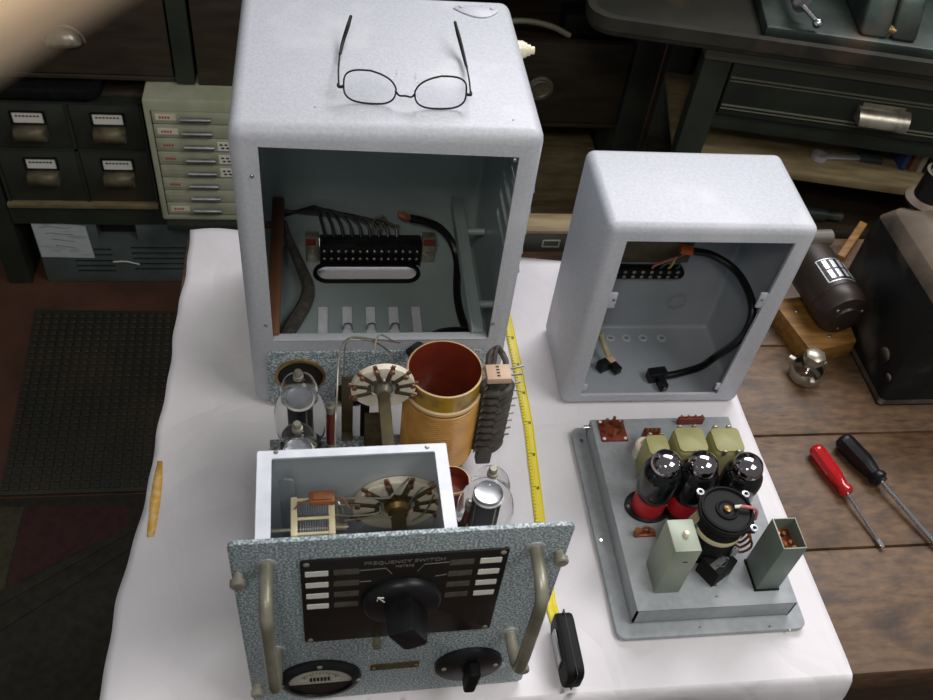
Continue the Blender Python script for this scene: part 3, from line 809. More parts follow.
q.tube([(c1.x+.011, c1.y, .257), (c1.x+.018, c1.y-.001, .258), (c1.x+.023, c1.y-.006, .25)], .0007, 5)
q.build('mica_capacitor', M_MICA, TX, 'brown mica capacitor')
# ganged band switch: shaft runs from the panel knob to the rear
SHX_, SHZ = .1367, .2085
def wafer(cx, cy, r, nm, extra):
    root = MB()
    root.ring(circ(0, 0, r, 40), circ(0, 0, r*.50, 40), .004, UP(.002, cx, SHZ) @ Matrix.Translation((0, 0, -.0)))
    w = bpy.data.objects.new(nm, root.mesh(nm, M_CERAM)); COL.objects.link(w); w.parent = TX; w.location = (0, cy, 0)
    q1 = MB(); q2 = MB(); q3 = MB()
    NC = 8
    for k in range(NC):
        a = PI*(-.10+1.20*k/(NC-1))
        u = Vector((math.cos(a), 0, math.sin(a))); c = Vector((cx, 0, SHZ))
        M = Matrix.Translation(c) @ Matrix.Rotation(-a, 4, 'Y')
        q1.box(r*.40, r*.92, -.0062, -.002, -.0021, .0021, .0004, 1, M)
        q2.cyl(c+u*r*.93+Vector((0, -.0055, 0)), c+u*r*.93+Vector((0, -.0088, 0)), .0026, 8)
        q2.box(r*.95, r*1.12, -.0048, -.0025, -.0020, .0020, .0004, 1, M)
        if k < NC-1:
            w_ = PI*1.20/(NC-1)*.5
            t = bmesh.new(); am = a+w_; pf = []
            for rr, hw in ((r*.52, w_*.50), (r*1.01, w_*.74)):
                pf.append((rr, hw))
            pts = [(pf[0][0]*math.cos(am-pf[0][1]), pf[0][0]*math.sin(am-pf[0][1])), (pf[1][0]*math.cos(am-pf[1][1]), pf[1][0]*math.sin(am-pf[1][1])), (pf[1][0]*math.cos(am), pf[1][0]*math.sin(am)), (pf[1][0]*math.cos(am+pf[1][1]), pf[1][0]*math.sin(am+pf[1][1])), (pf[0][0]*math.cos(am+pf[0][1]), pf[0][0]*math.sin(am+pf[0][1]))]
            q3.prism(pts, .0035, UP(-.0018, cx, SHZ), .0006)
    q1.build('contact_clips', M_OLIVE, w); q2.build('terminals', M_TERM, w); q3.build('ceramic_segments', M_CERAM, w)
    h = MB(); h.lathe([(r*.30, -.004), (r*.30, .006), (r*.22, .010), (r*.22, .013)], 24, Matrix.Translation((cx, 0, SHZ)) @ Matrix.Rotation(PI/2, 4, 'X')); h.build('hub', M_BRASS if extra else M_NICK, w)
    return w
w1c = TZ(397, 503, SHZ); w2c = TZ(383, 386, SHZ)
wf = wafer(w1c.x, w1c.y, .0405, 'switch_wafer', 1); wr = wafer(w2c.x, w2c.y, .0325, 'switch_wafer', 0)
q = MB(); q.box(w1c.x-.0065, w1c.x+.0065, .006, w1c.y-.008, SHZ-.003, SHZ+.003, .001); q.build('switch_shaft', M_OLIVE, TX)
q = MB(); q.box(w2c.x-.0060, w2c.x+.0060, BY1+.001, w2c.y-.008, SHZ-.006, SHZ+.002, .001); q.build('switch_shaft', M_OLIVE, TX)
for dx in (-.036, .034):
    q = MB(); q.box(w1c.x+dx-.006, w1c.x+dx+.006, w1c.y+.004, w1c.y+.010, DK+.003, SHZ+.022, .001); q.build('support_post', M_OLIVE, TX)
q = MB(); q.box(w1c.x-.03, w1c.x+.03, w1c.y-.03, w1c.y-.006, DK+.003, .165, .002); q.build('mounting_block', M_OLIVE, TX)
# bracket pieces behind the shield
p = TZ(347, 432, DK)
q = MB(); q.box(p.x-.0065, p.x+.0065, p.y-.0015, p.y+.0015, DK, .150, .0008); q.box(p.x-.0065, p.x+.0065, p.y-.013, p.y+.0015, DK, DK+.002, .0005); q.build('phenolic_strip', M_OLIVE, TX, 'dark olive phenolic strip')
p = TZ(372, 437, DK)
q = MB(); q.box(p.x-.010, p.x+.010, p.y-.016, p.y, DK, .098, .0015); screw(q, p.x, p.y-.016, .085, .0028, .0014); screw(q, p.x, p.y-.016, .066, .0028, .0014); q.build('angle_bracket', M_OLIVE, TX)
q = MB(); q.box(p.x-.014, p.x-.004, p.y+.001, p.y+.010, DK, .125, .001); q.build('black_block', M_BLACKM, TX)
# wires
q = MB()
q.tube([(.085, .145, .215), (.088, .180, .250), (.098, .262, .245), (.135, .285, .222), (.160, .300, .200)], .0009, 6)
q.tube([(.098, .255, .20), (.102, .268, .240), (.130, .282, .222), (.150, .295, .19)], .0009, 6)
q.tube([(.128, .258, .23), (.134, .272, .243), (.150, .275, .230)], .0009, 6)
q.build('bare_wires', M_NICK, TX)
q = MB(); L_ = lambda *a: [TZ(*x) for x in a]
q.tube(L_((345, 537, .20), (342, 500, .240), (346, 498, .245), (385, 498, .250), (393, 494, .252), (409, 478, .252)), .0010, 6)
q.tube(L_((338, 540, .20), (338, 503, .235), (341, 505, .236), (360, 505, .238)), .0010, 6)
q.tube(L_((330, 514, .225), (350, 516, .225), (378, 513, .230), (380, 506, .23)), .0009, 6)
q.tube(L_((342, 521, .215), (370, 518, .215), (392, 517, .215)), .0009, 6)
q.tube(L_((408, 505, .225), (420, 490, .24), (436, 480, .235)), .0009, 6)
q.tube(L_((412, 521, .21), (425, 512, .215), (434, 495, .235)), .0009, 6)
q.build('hook_up_wires', M_NICK, TX)
# ------------------------------------------------------------ glass tubes
def glass_tube(p, ztop, r, squat=False):
    t = bpy.data.objects.new('vacuum_tube', None); COL.objects.link(t); t.parent = TX; t.location = (p.x, p.y, DK)
    h = ztop-DK
    MB().lathe([(.0215, 0), (.0215, .026), (.0195, .030), (0, .030)], 28).build('tube_base', M_BLACK, t)
    R = r
    prof = [(.0185, .030), (.0200, .036), (R*.94, .052), (R, h*.46), (R, h*.56), (R*.92, h*.64), (R*.72, h*.70), (R*.70, h*.75), (R*.70, h*.82), (R*.60, h*.88), (R*.38, h*.925), (.0035, h*.945), (0, h*.947)]
    MB().lathe(prof, 36).build('glass_envelope', M_GLASS, t, 'clear glass envelope')
    MB().lathe([(R*.47, h*.735), (R*.50, h*.725), (R*.49, h*.708), (R*.3, h*.702), (0, h*.701)], 30, cap=False).build('getter_mirror', M_GETTER, t, 'silvery getter disc')
    q = MB(); q.box(-.0125, .0125, -.0095, .0095, .042, h*.66, .002); q.build('anode', M_ANODE, t)
    q = MB(); q.lathe([(.0155, 0), (.0155, .0012)], 20, Matrix.Translation((0, 0, h*.69))); q.lathe([(.0155, 0), (.0155, .0012)], 20, Matrix.Translation((0, 0, .037))); q.build('mica_spacers', M_MICA if False else M_WHITE, t)
    q = MB()
    for a in range(4): q.cyl((.014*math.cos(a*PI/2+.5), .014*math.sin(a*PI/2+.5), .032), (.014*math.cos(a*PI/2+.5), .014*math.sin(a*PI/2+.5), h*.69), .0008, 6)
    q.build('support_rods', M_NICK, t)
    MB().lathe([(.0055, h*.935), (.0055, h*.965), (.0042, h*.968), (.0042, h), (.0034, h+.0015), (0, h+.0015)], 16).build('top_cap', M_HAND, t, 'metal top cap')
    return t
glass_tube(TZ(298, 372, .2), .2, .0280); glass_tube(TZ(297, 424, .2), .2, .0265); glass_tube(TZ(493.5, 469, .2), .2, .0290)
# ------------------------------------------------------------ coil
cc = TL((.2118, -.1085, 0)); CR = .0412
cl = MB().lathe([(CR, DK), (CR, .190), (CR-.0006, .1905), (CR-.0020, .1905), (CR-.0024, .190), (CR-.0024, DK+.002)], 56, Matrix.Translation((cc.x, cc.y, 0)), cap=False)
for f in cl.bm.faces:
    c0 = f.calc_center_median(); rr = math.hypot(c0.x-cc.x, c0.y-cc.y)
    f.material_index = 1 if rr < CR-.0020 else (2 if c0.z > .1895 else 0)
cl = cl.build('coil_former', [M_COILTOP, M_COILIN, M_BAND], TX, 'amber varnished coil former, red-brown inside')
prof = []
nw = 27
for k in range(nw+1):
    z = .058+(.152-.058)*k/nw
    prof += [(CR+.0004, z), (CR+.0018, z+.0010), (CR+.0018, z+.0024), (CR+.0004, z+.0033)]
MB().lathe(prof, 56, Matrix.Translation((cc.x, cc.y, 0)), cap=False).build('winding', M_COIL, cl, 'amber wire winding')
MB().lathe([(CR, .1585), (CR+.0020, .1600), (CR+.0020, .1635), (CR, .165)], 56, Matrix.Translation((cc.x, cc.y, 0)), cap=False).build('winding_band', M_BAND, cl)
# lacquered can and resistors
q = TZ(457, 480, .125)
cn = MB().lathe([(.0185, DK), (.0185, .124), (.0175, .126), (.0165, .126), (.0165, .110), (0, .110)], 32, Matrix.Translation((q.x-.004, q.y, 0)))
for f in cn.bm.faces:
    c0 = f.calc_center_median(); f.material_index = 1 if c0.z > .1235 else 0
cn.build('small_coil_former', [M_COILIN, M_BAND], TX, 'small red-brown coil former')
def resistor(x, y, z0, z1, r=.0052):
    q = MB(); q.cyl((x, y, z0+.008), (x, y, z1-.008), r, 14); o = q.build('resistor', M_RED, TX, 'red-brown upright resistor')
    e = MB()
    for a, c in ((z0, z0+.010), (z1-.010, z1)): e.lathe([(r*1.12, a), (r*1.12, c), (r*.5, c+.001), (r*.5, c+.004)], 14, Matrix.Translation((x, y, 0)))
    e.build('end_caps', M_HAND, o)
p = TZ(331, 442, .06); resistor(p.x, p.y, DK, .128)
p = TZ(471, 510, .10); resistor(p.x, p.y, DK, .115)
# ------------------------------------------------------------ laced cable form beside the coil
kx, ky = TL((.270, -.118, 0)).xy
cf = MB(); cf.box(kx-.010, kx+.008, ky-.005, ky+.007, DK-.02, .198, .002); cf = cf.build('cable_form', M_LACE, TX, 'dark laced cable form on an upright board')
for k in range(9):
    z = .066+.0125*k; q = MB(); pts = []
    for i in range(15):
        a = 2*PI*i/14*1.02-PI*.5; pts.append((kx-.001+.0155*math.cos(a), ky+.0125*math.sin(a), z+.0050*math.cos(a+.4)+.006*i/14))
    q.tube(pts, .0046, 7, sub=3); q.build('cable_turn', M_LACE, cf)
q = MB()
for k in range(10): 
    q.cyl((kx+.012, ky+.004-.002*(k % 2), .075+.0135*k), (kx+.026, ky+.004, .077+.0135*k), .0013, 6)
    q.cyl((kx-.014, ky-.010, .070+.0125*k), (kx-.018, ky-.016, .072+.0125*k), .0011, 6)
q.build('terminal_pins', M_NICK, cf)
lb = MB(); lb.box(kx-.0160, kx+.0105, ky-.0135, ky+.0075, .190, .1985, .001); lb = lb.build('tag_block', M_PINK, cf, 'tan terminal block')
q = MB()
for k in range(4): q.box(kx-.005, kx-.0015, ky-.010+.0042*k, ky-.0078+.0042*k, .1984, .1988)
q.build('block_marks', M_OLIVE, lb)
q = MB(); q.tube([(kx-.012, ky+.007, .192), (kx-.010, ky+.018, .203), (kx, ky+.024, .204), (kx+.008, ky+.014, .196), (kx+.006, ky+.004, .19)], .0035, 7); q.tube([(kx-.006, ky+.01, .196), (kx-.002, ky+.022, .209), (kx+.006, ky+.02, .20)], .0028, 7)
q.build('cable_tail', M_LACE, cf)
# ================================================================== small grey power supply cabinet
SW, SD, SH = .2392, .1425, .3067
sca = thing('power_cabinet', 'smaller open grey steel cabinet with a thick black cable inside', 'cabinet', (.3921, -.0115, 0), -.01065)
SMI = (Matrix.Translation((.3921, -.0115, 0)) @ Matrix.Rotation(-.01065, 4, 'Z')).inverted()
def SL(p): return SMI @ Vector(p)
holes = []
for u in (610, 626, 642.5, 661):
    p = SL(PZ(u, 339, .003)); m = MB(); m.lathe([(.0032, -.02), (.0032, .02)], 16, Matrix.Translation((p.x, min(p.y, .128), .004))); holes.append(m)
ES = .0025
for h_ in holes: bmesh.ops.translate(h_.bm, vec=(ES, 0, 0), verts=h_.bm.verts[:])
sh = shell(SW+2*ES, SD+.001, SH+.0015, .0105, .004, .0215+ES, (.2085+ES, .2185+ES), .0195, .2870, holes)
bmesh.ops.translate(sh.bm, vec=(-ES, 0, 0), verts=sh.bm.verts[:])
sh.build('shell', [M_CAB, M_CABIN2], sca)
q = MB()
for u in (610, 626, 642.5, 661):
    p = SL(PZ(u, 339, .003)); q.lathe([(.0066, 0), (.0066, .0014), (.0034, .0018), (.0034, 0)], 20, Matrix.Translation((p.x, min(p.y, .128), .0038)), cap=False)
q.build('floor_eyelets', M_CAB, sca)
p = SL(PY(678, 306, .115)); q = MB()
q.lathe([(.0150, 0), (.0150, .0010), (.0138, .0012), (.0138, 0)], 30, Matrix.Translation((p.x, SD-.0042, p.z)) @ Matrix.Rotation(PI/2, 4, 'X'), cap=False)
q.lathe([(.0095, 0), (.0095, .0014), (0, .0016)], 24, Matrix.Translation((p.x, SD-.0042, p.z)) @ Matrix.Rotation(PI/2, 4, 'X'))
q.build('knockout', M_CABIN2, sca)
q = MB()
for x, z, s_ in ((.0215, .196, 1), (.2150, .197, -1)):
    q.box(min(x-s_*.003, x+s_*.009), max(x-s_*.003, x+s_*.009), .0005, .004, z-.014, z+.010, .001)
for x, z, s_ in ((.0215, .034, 1), (.2090, .034, -1)):
    q.box(min(x-s_*.003, x+s_*.006), max(x-s_*.003, x+s_*.006), .0005, .004, z-.006, z+.006, .001)
q.build('flange_tabs', M_CAB, sca)
q = MB()
for x, z in ((.027, .196), (.2100, .197)): screw(q, x, .0006, z, .002, .0012)
q.build('tab_screws', M_STEEL, sca)
# terminal strip on the back wall with coloured wires
a_, c_ = SL(PY(608, 279, .112)), SL(PY(686, 272, .112))
tz = (a_.z+c_.z)/2; yb = SD-.004
q = MB(); q.prism(rrect(.030, c_.x, tz-.0085, tz+.0085, .008, 6), .012, UP(yb), .0012)
tst = q.build('terminal_strip', M_BLACKM, sca, 'black two-row terminal strip')
q = MB()
n = 11
for k in range(n):
    for dz in (-.0042, .0042): screw(q, .037+(c_.x-.010-.037)*k/(n-1), yb-.012, tz+dz, .0026, .0012)
q.build('terminal_screws', M_NICK, tst)
q = MB(); q.box(.028, c_.x+.004, yb-.0012, yb, tz+.012, tz+.052, .0008); q.build('strip_backing', M_PULL, sca, 'pale paper insulation sheet')
for k, (m, nm) in enumerate(((M_PINKW, 'pink_wire'), (M_GREENW, 'green_wire'), (M_YELW, 'yellow_wire'), (M_GREENW, 'green_wire'))):
    x1 = c_.x-.046+.011*k; q = MB(); q.tube([(x1, yb-.008, tz+.007), (x1+.002, yb-.011, tz+.016), (c_.x-.018, yb-.010, tz+.030), (c_.x-.004, yb-.010, tz+.038)], .0016, 6); q.build(nm, m, sca)
for k, (m, nm) in enumerate(((M_YELW, 'yellow_wire'), (M_PINKW, 'pink_wire'), (M_GREENW, 'green_wire'))):
    q = MB(); q.tube([(.040+.016*k, yb-.008, tz+.007), (.042+.012*k, yb-.013, tz+.018), (.052+.004*k, yb-.010, tz+.026), (.062, yb-.010, tz+.034)], .0018, 6); q.build(nm, m, sca)
q = MB(); q.tube([(.062, yb-.010, tz+.032), (.066, yb-.010, tz+.046), (.068, yb-.012, tz+.056)], .0055, 8); q.build('brown_sleeve', M_MICA, sca)
def SZp(u, v, y): return SL(PY(u, v, y))
ob = SZp(681, 249, .112); oe = SZp(692, 251, .11)
MB().tube([ob, (ob+oe)/2, oe], .0062, 12).build('orange_boot', M_ORANGE, sca, 'orange cable boot')
path = [oe, SZp(712, 255, .095), SZp(735, 270, .070)]+[SL(PX(u, v, x)) for u, v, x in ((749, 293, .611), (752, 315, .611), (741, 338, .608))]+[SL(PZ(722, 357, .014)), SL(PZ(700, 367, .011)), SL(PZ(676, 374, .0115)), SL(PZ(664, 376, .0120))]
for p_ in path: p_.z = max(p_.z, .0105); p_.x = min(p_.x, SW-.011); p_.y = min(p_.y, SD-.012)
MB().tube(path, .0052, 10).build('power_cable', M_RUB, sca, 'thick black cable')
pe = SL(PZ(657, 376, .011))
q = MB(); M = Matrix.Translation((pe.x, pe.y, .0125)) @ Matrix.Rotation(.15, 4, 'Z')
q.box(-.0135, .0125, -.0070, .0080, -.008, .009, .0016, 2, M); q.box(-.004, .006, -.024, -.006, -.0065, .006, .001, 2, M); q.build('cable_plug', M_BLACK, sca, 'black two-part plug')
q = MB(); q.cyl(M @ Vector((.001, -.024, 0)), M @ Vector((.001, -.027, 0)), .0025, 10); q.build('plug_pin', M_NICK, sca)
path = [SZp(600, 333, .075), SL(PZ(604, 344, .028)), SL(PZ(609, 357, .02))]
MB().tube(path, .0042, 8).build('grey_cable', M_BEIGE, sca, 'short beige cable')
pe = SL(PZ(609, 363, .012))
q = MB(); M = Matrix.Translation((pe.x, pe.y, .0125)) @ Matrix.Rotation(.5, 4, 'Z')
q.box(-.018, .006, -.006, .007, -.008, .007, .0016, 2, M); q.box(-.003, .007, -.019, -.005, -.006, .005, .001, 2, M); q = q.build('cable_plug', M_BLACK, sca)
MB().box(-.0040, .0062, -.0062, .0072, .0066, .0088, .001, 2, M).build('plug_clamp', M_PINK, q)
q = MB()
for u, v in ((561, 371), (563, 381)):
    p = SL(PX(u, v, .3921)); screw(q, -.0001, max(.012, p.y), p.z, .0022, .001, '-x')
p = SL(PX(562, 285, .3921)); q.prism(rrect(p.y-.010, p.y+.010, p.z-.009, p.z+.009, .003), .001, Matrix.Translation((-.001, 0, 0)) @ Matrix(((0, 0, 1, 0), (1, 0, 0, 0), (0, 1, 0, 0), (0, 0, 0, 1))))
q.build('side_fittings', M_CAB, sca)

# ================================================================== power supply chassis
pc = thing('power_supply_chassis', 'flat grey chassis with red-based black tubes, khaki cans and round black regulator', 'power supply chassis', (.394, -.3400, 0))
def QL(p): p = Vector(p); return Vector((p.x-.394, p.y+.3400, p.z))
def QZ(u, v, z): return QL(PZ(u, v, z))
CZ = .039
MB().prism(rrect(0, .2185, -.0010, .2850, .010), .007, Matrix.Translation((0, 0, .0012)), .001).build('base_plate', M_CHAS, pc)
x0, x1, y0, y1 = .0180, .2005, .0150, .2735
q = MB(); q.box(x0, x1, y0, y1, CZ-.002, CZ, .0006); q.box(x0, x0+.002, y0, y1, .0085, CZ-.001); q.box(x1-.002, x1, y0, y1, .0085, CZ-.001); q.box(x0, x1, y1-.002, y1, .0085, CZ-.001)
q.box(x0, x1, y0, y0+.002, .0125, CZ-.001)
q.build('chassis_box', M_CHAS, pc)
q = MB(); screw(q, .009, .262, .0082, .0035, .003, 'z'); q.cyl((.0105, .268, .030), (.0185, .268, .030), .003, 10); q.cyl((.006, .12, .0082), (.006, .12, .0092), .0016, 10); q.build('plate_studs', M_CHROME, pc)
q = MB()
for u, v in ((716, 586), (717, 597)):
    p = QZ(u, v, CZ); screw(q, p.x, p.y, CZ, .0016, .0008, 'z')
for u, v in ((700, 628), (770, 627), (790, 630)):
    p = QZ(u, v, .008); screw(q, p.x, p.y, .0082, .0016, .0006, 'z')
q.build('rivets', M_NICK, pc)
# red connector plate
a, c = QZ(596, 422, CZ), QZ(627, 443, CZ)
q = MB(); q.box(.0255, .0585, .2385, .2705, CZ, CZ+.003, .0005); cp = q.build('connector_plate', M_PAXRED, pc, 'red-brown connector plate with brass pins')
for k, (dx, dy) in enumerate(((.008, .022), (.018, .025), (.026, .019), (.025, .010), (.015, .006), (.007, .012))):
    MB().cyl((.0255+dx, .2385+dy, CZ+.003), (.0255+dx, .2385+dy, CZ+.017), .0021, 10).build('connector_pin', M_BRASS, cp)
q = MB()
for dx in (.003, .030):
    for dy in (.003, .029): screw(q, .0255+dx, .2385+dy, CZ+.003, .0022, .001, 'z')
q.build('plate_screws', M_CERAM, cp)
# khaki transformers
def khaki(xa, xb, ya, yb, h, studs, label):
    q = MB(); q.box(xa, xb, ya, yb, CZ, CZ+h-.002, .006, 4); t = q.build('transformer_can', M_KHAKI, pc, label)
    q = MB(); q.prism(rrect(xa+.001, xb-.001, ya+.001, yb-.001, .006), .003, Matrix.Translation((0, 0, CZ+h-.003)), .001); q.build('can_lid', M_KHAKI, t)
    q = MB()
    for x, y in studs: q.box(x-.0025, x+.0025, y-.0016, y+.0016, CZ+h-.006, CZ+h+.002, .0005)
    q.build('lid_lugs', M_NICK, t)
kz = .067
def kb(pts, h):
    P = [QZ(620+x/5.83, 410+y/5.83, CZ+h) for x, y in pts]; return min(P[0].x, P[3].x), max(P[1].x, P[2].x), (P[2].y+P[3].y)/2, (P[0].y+P[1].y)/2
b2 = kb(((300, 95), (490, 95), (530, 240), (350, 245)), kz); b3 = kb(((505, 95), (690, 100), (735, 240), (570, 245)), kz); b1 = kb(((125, 140), (265, 140), (300, 230), (190, 262)), .056)
khaki(b1[0]+.003, b1[1], b1[2]-.004, b1[3], .056, ((b1[0]+.010, b1[3]), (b1[1]-.006, b1[3])), 'narrow khaki transformer can')
khaki(b2[0]+.001, b2[1]-.002, b2[2], b2[3], kz, ((b2[0]+.010, b2[3]), (b2[1]-.012, b2[3]), ((b2[0]+b2[1])/2+.002, b2[2])), 'square khaki transformer can')
khaki(b3[0]+.002, b3[1], b3[2], b3[3], kz, ((b3[0]+.010, b3[3]), (b3[1]-.012, b3[3]), (b3[0]+.012, b3[2]), (b3[1]-.010, b3[2])), 'square khaki transformer can')
p = QZ(648, 441, CZ+.03)
q = MB(); q.lathe([(.014, 0), (.014, .018), (.012, .02), (.008, .02), (.008, .012), (0, .012)], 28, Matrix.Translation((p.x+.002, p.y+.002, CZ))); q.build('round_socket', M_CERAM, pc, 'pale round ceramic socket')
q = MB()
q.box(p.x, p.x+.020, p.y+.014, p.y+.020, CZ, CZ+.030, .001)
q.build('tag_board', M_PAXRED, pc, 'red-brown tag board'); q = MB(); q.box(.128, .162, .2615, .2665, CZ, CZ+.012, .001)
tb_ = q.build('tag_board', M_PAXRED, pc, 'red-brown tag board')
q = MB()
for k in range(4):
    q.cyl((p.x+.003+.005*k, p.y+.015, CZ+.03), (p.x+.003+.005*k, p.y+.015, CZ+.034), .0014, 8); q.cyl((.131+.009*k, .264, CZ+.012), (.131+.009*k, .264, CZ+.016), .0014, 8)
q.build('tags', M_BRASS, pc)
# three black tubes in red bases
def black_tube(x, y, h):
    t = bpy.data.objects.new('rectifier_tube', None); COL.objects.link(t); t.parent = pc; t.location = (x, y, CZ); t['label'] = 'black glass tube with a silver dome in a red base'
    MB().prism(circ(0, 0, .0225, 30)[:8]+circ(0, 0, .0225, 30)[7:23]+circ(0, 0, .0225, 30)[22:], .003, Matrix.Diagonal((1.22, 1.0, 1, 1)), .0006).build('socket_flange', M_BLACK, t)
    q = MB()
    for s_ in (-1, 1): screw(q, s_*.0235, 0, .003, .0022, .001, 'z')
    q.build('flange_screws', M_NICK, t)
    MB().lathe([(.0190, .003), (.0190, .026), (.0178, .028), (0, .028)], 32).build('red_base', M_REDB, t)
    MB().lathe([(.0175, .026), (.0190, .030), (.0215, .036), (.0225, .044), (.0225, h*.68), (.0215, h*.735), (.0188, h*.785), (.0160, h*.81), (.0160, h*.82)], 36, cap=False).build('glass_body', M_TUBEDK, t, 'black glass body')
    MB().lathe([(.0160, h*.81), (.0168, h*.84), (.0170, h*.88), (.0148, h*.945), (.0095, h*.985), (0, h)], 36, cap=False).build('mirror_dome', M_DOME, t, 'silver mirrored dome')
TH = .100
for u, v in ((668, 460), (705, 461), (750, 463)):
    p = QZ(u, v, CZ+TH*.94); black_tube(p.x, p.y, TH)
# round regulator with dial top
p = QZ(728, 508, CZ+.090); rx, ry = p.x, p.y
rg = MB(); rg.lathe([(.0255, .020), (.0255, .070), (.0245, .072), (.0245, .080), (0, .080)], 36, Matrix.Translation((rx, ry, CZ))); rg = rg.build('voltage_regulator', M_BLACKM, pc, 'round black regulator with flat dial top')
ears = []
for k in range(60):
    a = 2*PI*k/60; r = .0300
    for ea in (2.35, .60, -.80): 
        d = abs((a-ea+PI) % (2*PI)-PI)
        r = max(r, .0372-.030*d) if d < .25 else r
    ears.append((r*math.cos(a), r*math.sin(a)))
q = MB(); q.prism(ears, .006, Matrix.Translation((rx, ry, CZ+.080)), .001); q.lathe([(.0280, 0), (.0280, .0035), (.0258, .0042), (.0246, .0015), (.0125, .0010), (.0120, .0030), (.0105, .0034), (.0080, .0014), (0, .0014)], 40, Matrix.Translation((rx, ry, CZ+.0855))); q.build('dial_plate', M_BLACKM, rg, 'black moulded dial plate')
q = MB()
for ea in (2.35, .60, -.80): q.lathe([(.0042, 0), (.0042, .0016), (.0022, .0020), (.0022, 0)], 14, Matrix.Translation((rx+.0328*math.cos(ea), ry+.0328*math.sin(ea), CZ+.086)))
q.build('eyelets', M_ALU, rg)
q = MB(); q.lathe([(.0042, 0), (.0042, .003), (.002, .004), (0, .004)], 14, Matrix.Translation((rx, ry, CZ+.0868))); q.build('centre_nut', M_BRASS, rg)
q = MB(); q.lathe([(.0256, .052), (.0262, .054), (.0262, .058), (.0256, .060)], 36, Matrix.Translation((rx, ry, CZ)), cap=False); q.build('ring_band', M_CERY, rg, 'pale ring band')
q = MB(); q.box(rx-.024, rx+.024, ry-.016, ry+.020, CZ, CZ+.021, .003); q.box(-.016, .016, -.013, .013, 0, .028, .0015, 2, Matrix.Translation((rx+.003, ry-.026, CZ)) @ Matrix.Rotation(.55, 4, 'Z')); q.build('mounting_foot', M_BLACKM, rg)
q = MB(); q.box(rx+.012, rx+.0185, ry-.0266, ry-.0250, CZ+.034, CZ+.048, .0004, 1); q.box(rx-.0266, rx-.0250, ry-.004, ry+.004, CZ+.04, CZ+.06, .0004, 1); q.build('rating_labels', M_GREYSTRIP, rg)
q = MB(); q.box(-.012, .012, -.004, .004, .0, .0012, .0003, 1, Matrix.Translation((rx+.001, ry-.030, CZ+.0285)) @ Matrix.Rotation(.55, 4, 'Z')); q.tube([(rx-.004, ry-.035, CZ+.030), (rx+.004, ry-.036, CZ+.031), (rx+.010, ry-.028, CZ+.031), (rx+.006, ry-.024, CZ+.030)], .0009, 5); q.build('spring_clip', M_STEEL, rg)
q = MB(); q.tube([(rx+.011, ry+.001, CZ+.0905), (rx+.020, ry-.001, CZ+.0925), (rx+.031, ry-.003, CZ+.089), (rx+.034, ry-.006, CZ+.075)], .0019, 7); q.build('pink_lead', M_PINKW, rg)
q = MB(); q.tube([(rx+.008, ry+.0012, CZ+.0898), (rx+.0155, ry+.0003, CZ+.0918)], .0019, 7, smooth=False); q.build('white_lead', M_WHITE, rg)
q = MB()
for k in range(6):
    q.tube([(rx+.022, ry-.004*k+.006, CZ+.072), (rx+.030+.001*k, ry-.005*k+.004, CZ+.066-.004*k), (rx+.028, ry-.004*k, CZ+.050-.004*k), (rx+.022, ry-.003*k, CZ+.046-.003*k)], .0014, 6)
q.build('copper_wires', M_COPPER, rg)
q = MB()
for k in range(3): q.tube([(rx-.024, ry+.010-.004*k, CZ+.070), (rx-.032, ry+.008-.004*k, CZ+.05), (rx-.036, ry+.004-.004*k, CZ+.02), (rx-.036, ry, CZ+.003)], .0018, 6)
q.build('tan_wires', M_BEIGE, rg)
# grey cans in front
def can(xa, xb, ya, yb, h, m): 
    return MB().box(xa, xb, ya, yb, CZ, CZ+h, .0015, 2)
a = QZ(676, 552, CZ+.089); c = QZ(703, 551.6, CZ+.089); e = QZ(666, 519.5, CZ+.089)
t = can(a.x-.0005, c.x, a.y, e.y, .089, 0).build('capacitor_can', M_SAGE, pc, 'closed sage grey can with round stud on top')
q = MB(); mx, my = (a.x+c.x)/2, (a.y+e.y)/2; q.lathe([(.0034, 0), (.0034, .004), (.0025, .0052), (0, .0055)], 16, Matrix.Translation((mx+.0015, my, CZ+.089))); q.build('stud', M_CERAM, t)
q = MB(); q.box(mx-.0005, mx+.0045, a.y-.0003, a.y+.0003, CZ+.066, CZ+.0675); q.build('side_slot', M_BLACKM, t)
a = QZ(630+755/4.91, 460+438/4.91, CZ+.090); c = QZ(630+878/4.91, 460+438/4.91, CZ+.090); e = QZ(630+700/4.91, 460+285/4.91, CZ+.090)
xa, xb, ya, yb = a.x, c.x-.0005, a.y, e.y
s_ = MB().box(xa, xb, ya, yb, CZ+.003, CZ+.090, .001, 2); c2 = MB().box(xa+.0014, xb-.0014, ya+.0014, yb-.0014, CZ+.035, CZ+.12)
oc = difference(s_, [c2])
for f in oc.bm.faces: f.material_index = 1 if (f.normal.z > .9 and f.calc_center_median().z > CZ+.08) else 0
t = oc.build('open_can', [M_SAGED, M_SAGE], pc, 'open dark sage grey can')
MB().box(xa-.001, xb+.001, ya-.001, yb+.001, CZ, CZ+.003, .0005).build('can_foot', M_BLACKM, t)
q = MB()
for k in range(9):
    x = xa+.006+random.random()*(xb-xa-.014); y = ya+.008+random.random()*(yb-ya-.014); z = CZ+.068+.010*random.random()
    q.cyl((x, y, z), (x+random.uniform(-.006, .006), y+random.uniform(-.006, .006), z+.008), .0022, 8)
q.box(xa+.0014, xb-.0014, ya+.0014, yb-.0014, CZ+.034, CZ+.069)
q.build('crystal_contacts', M_COPPER, t, 'copper and steel contacts inside')
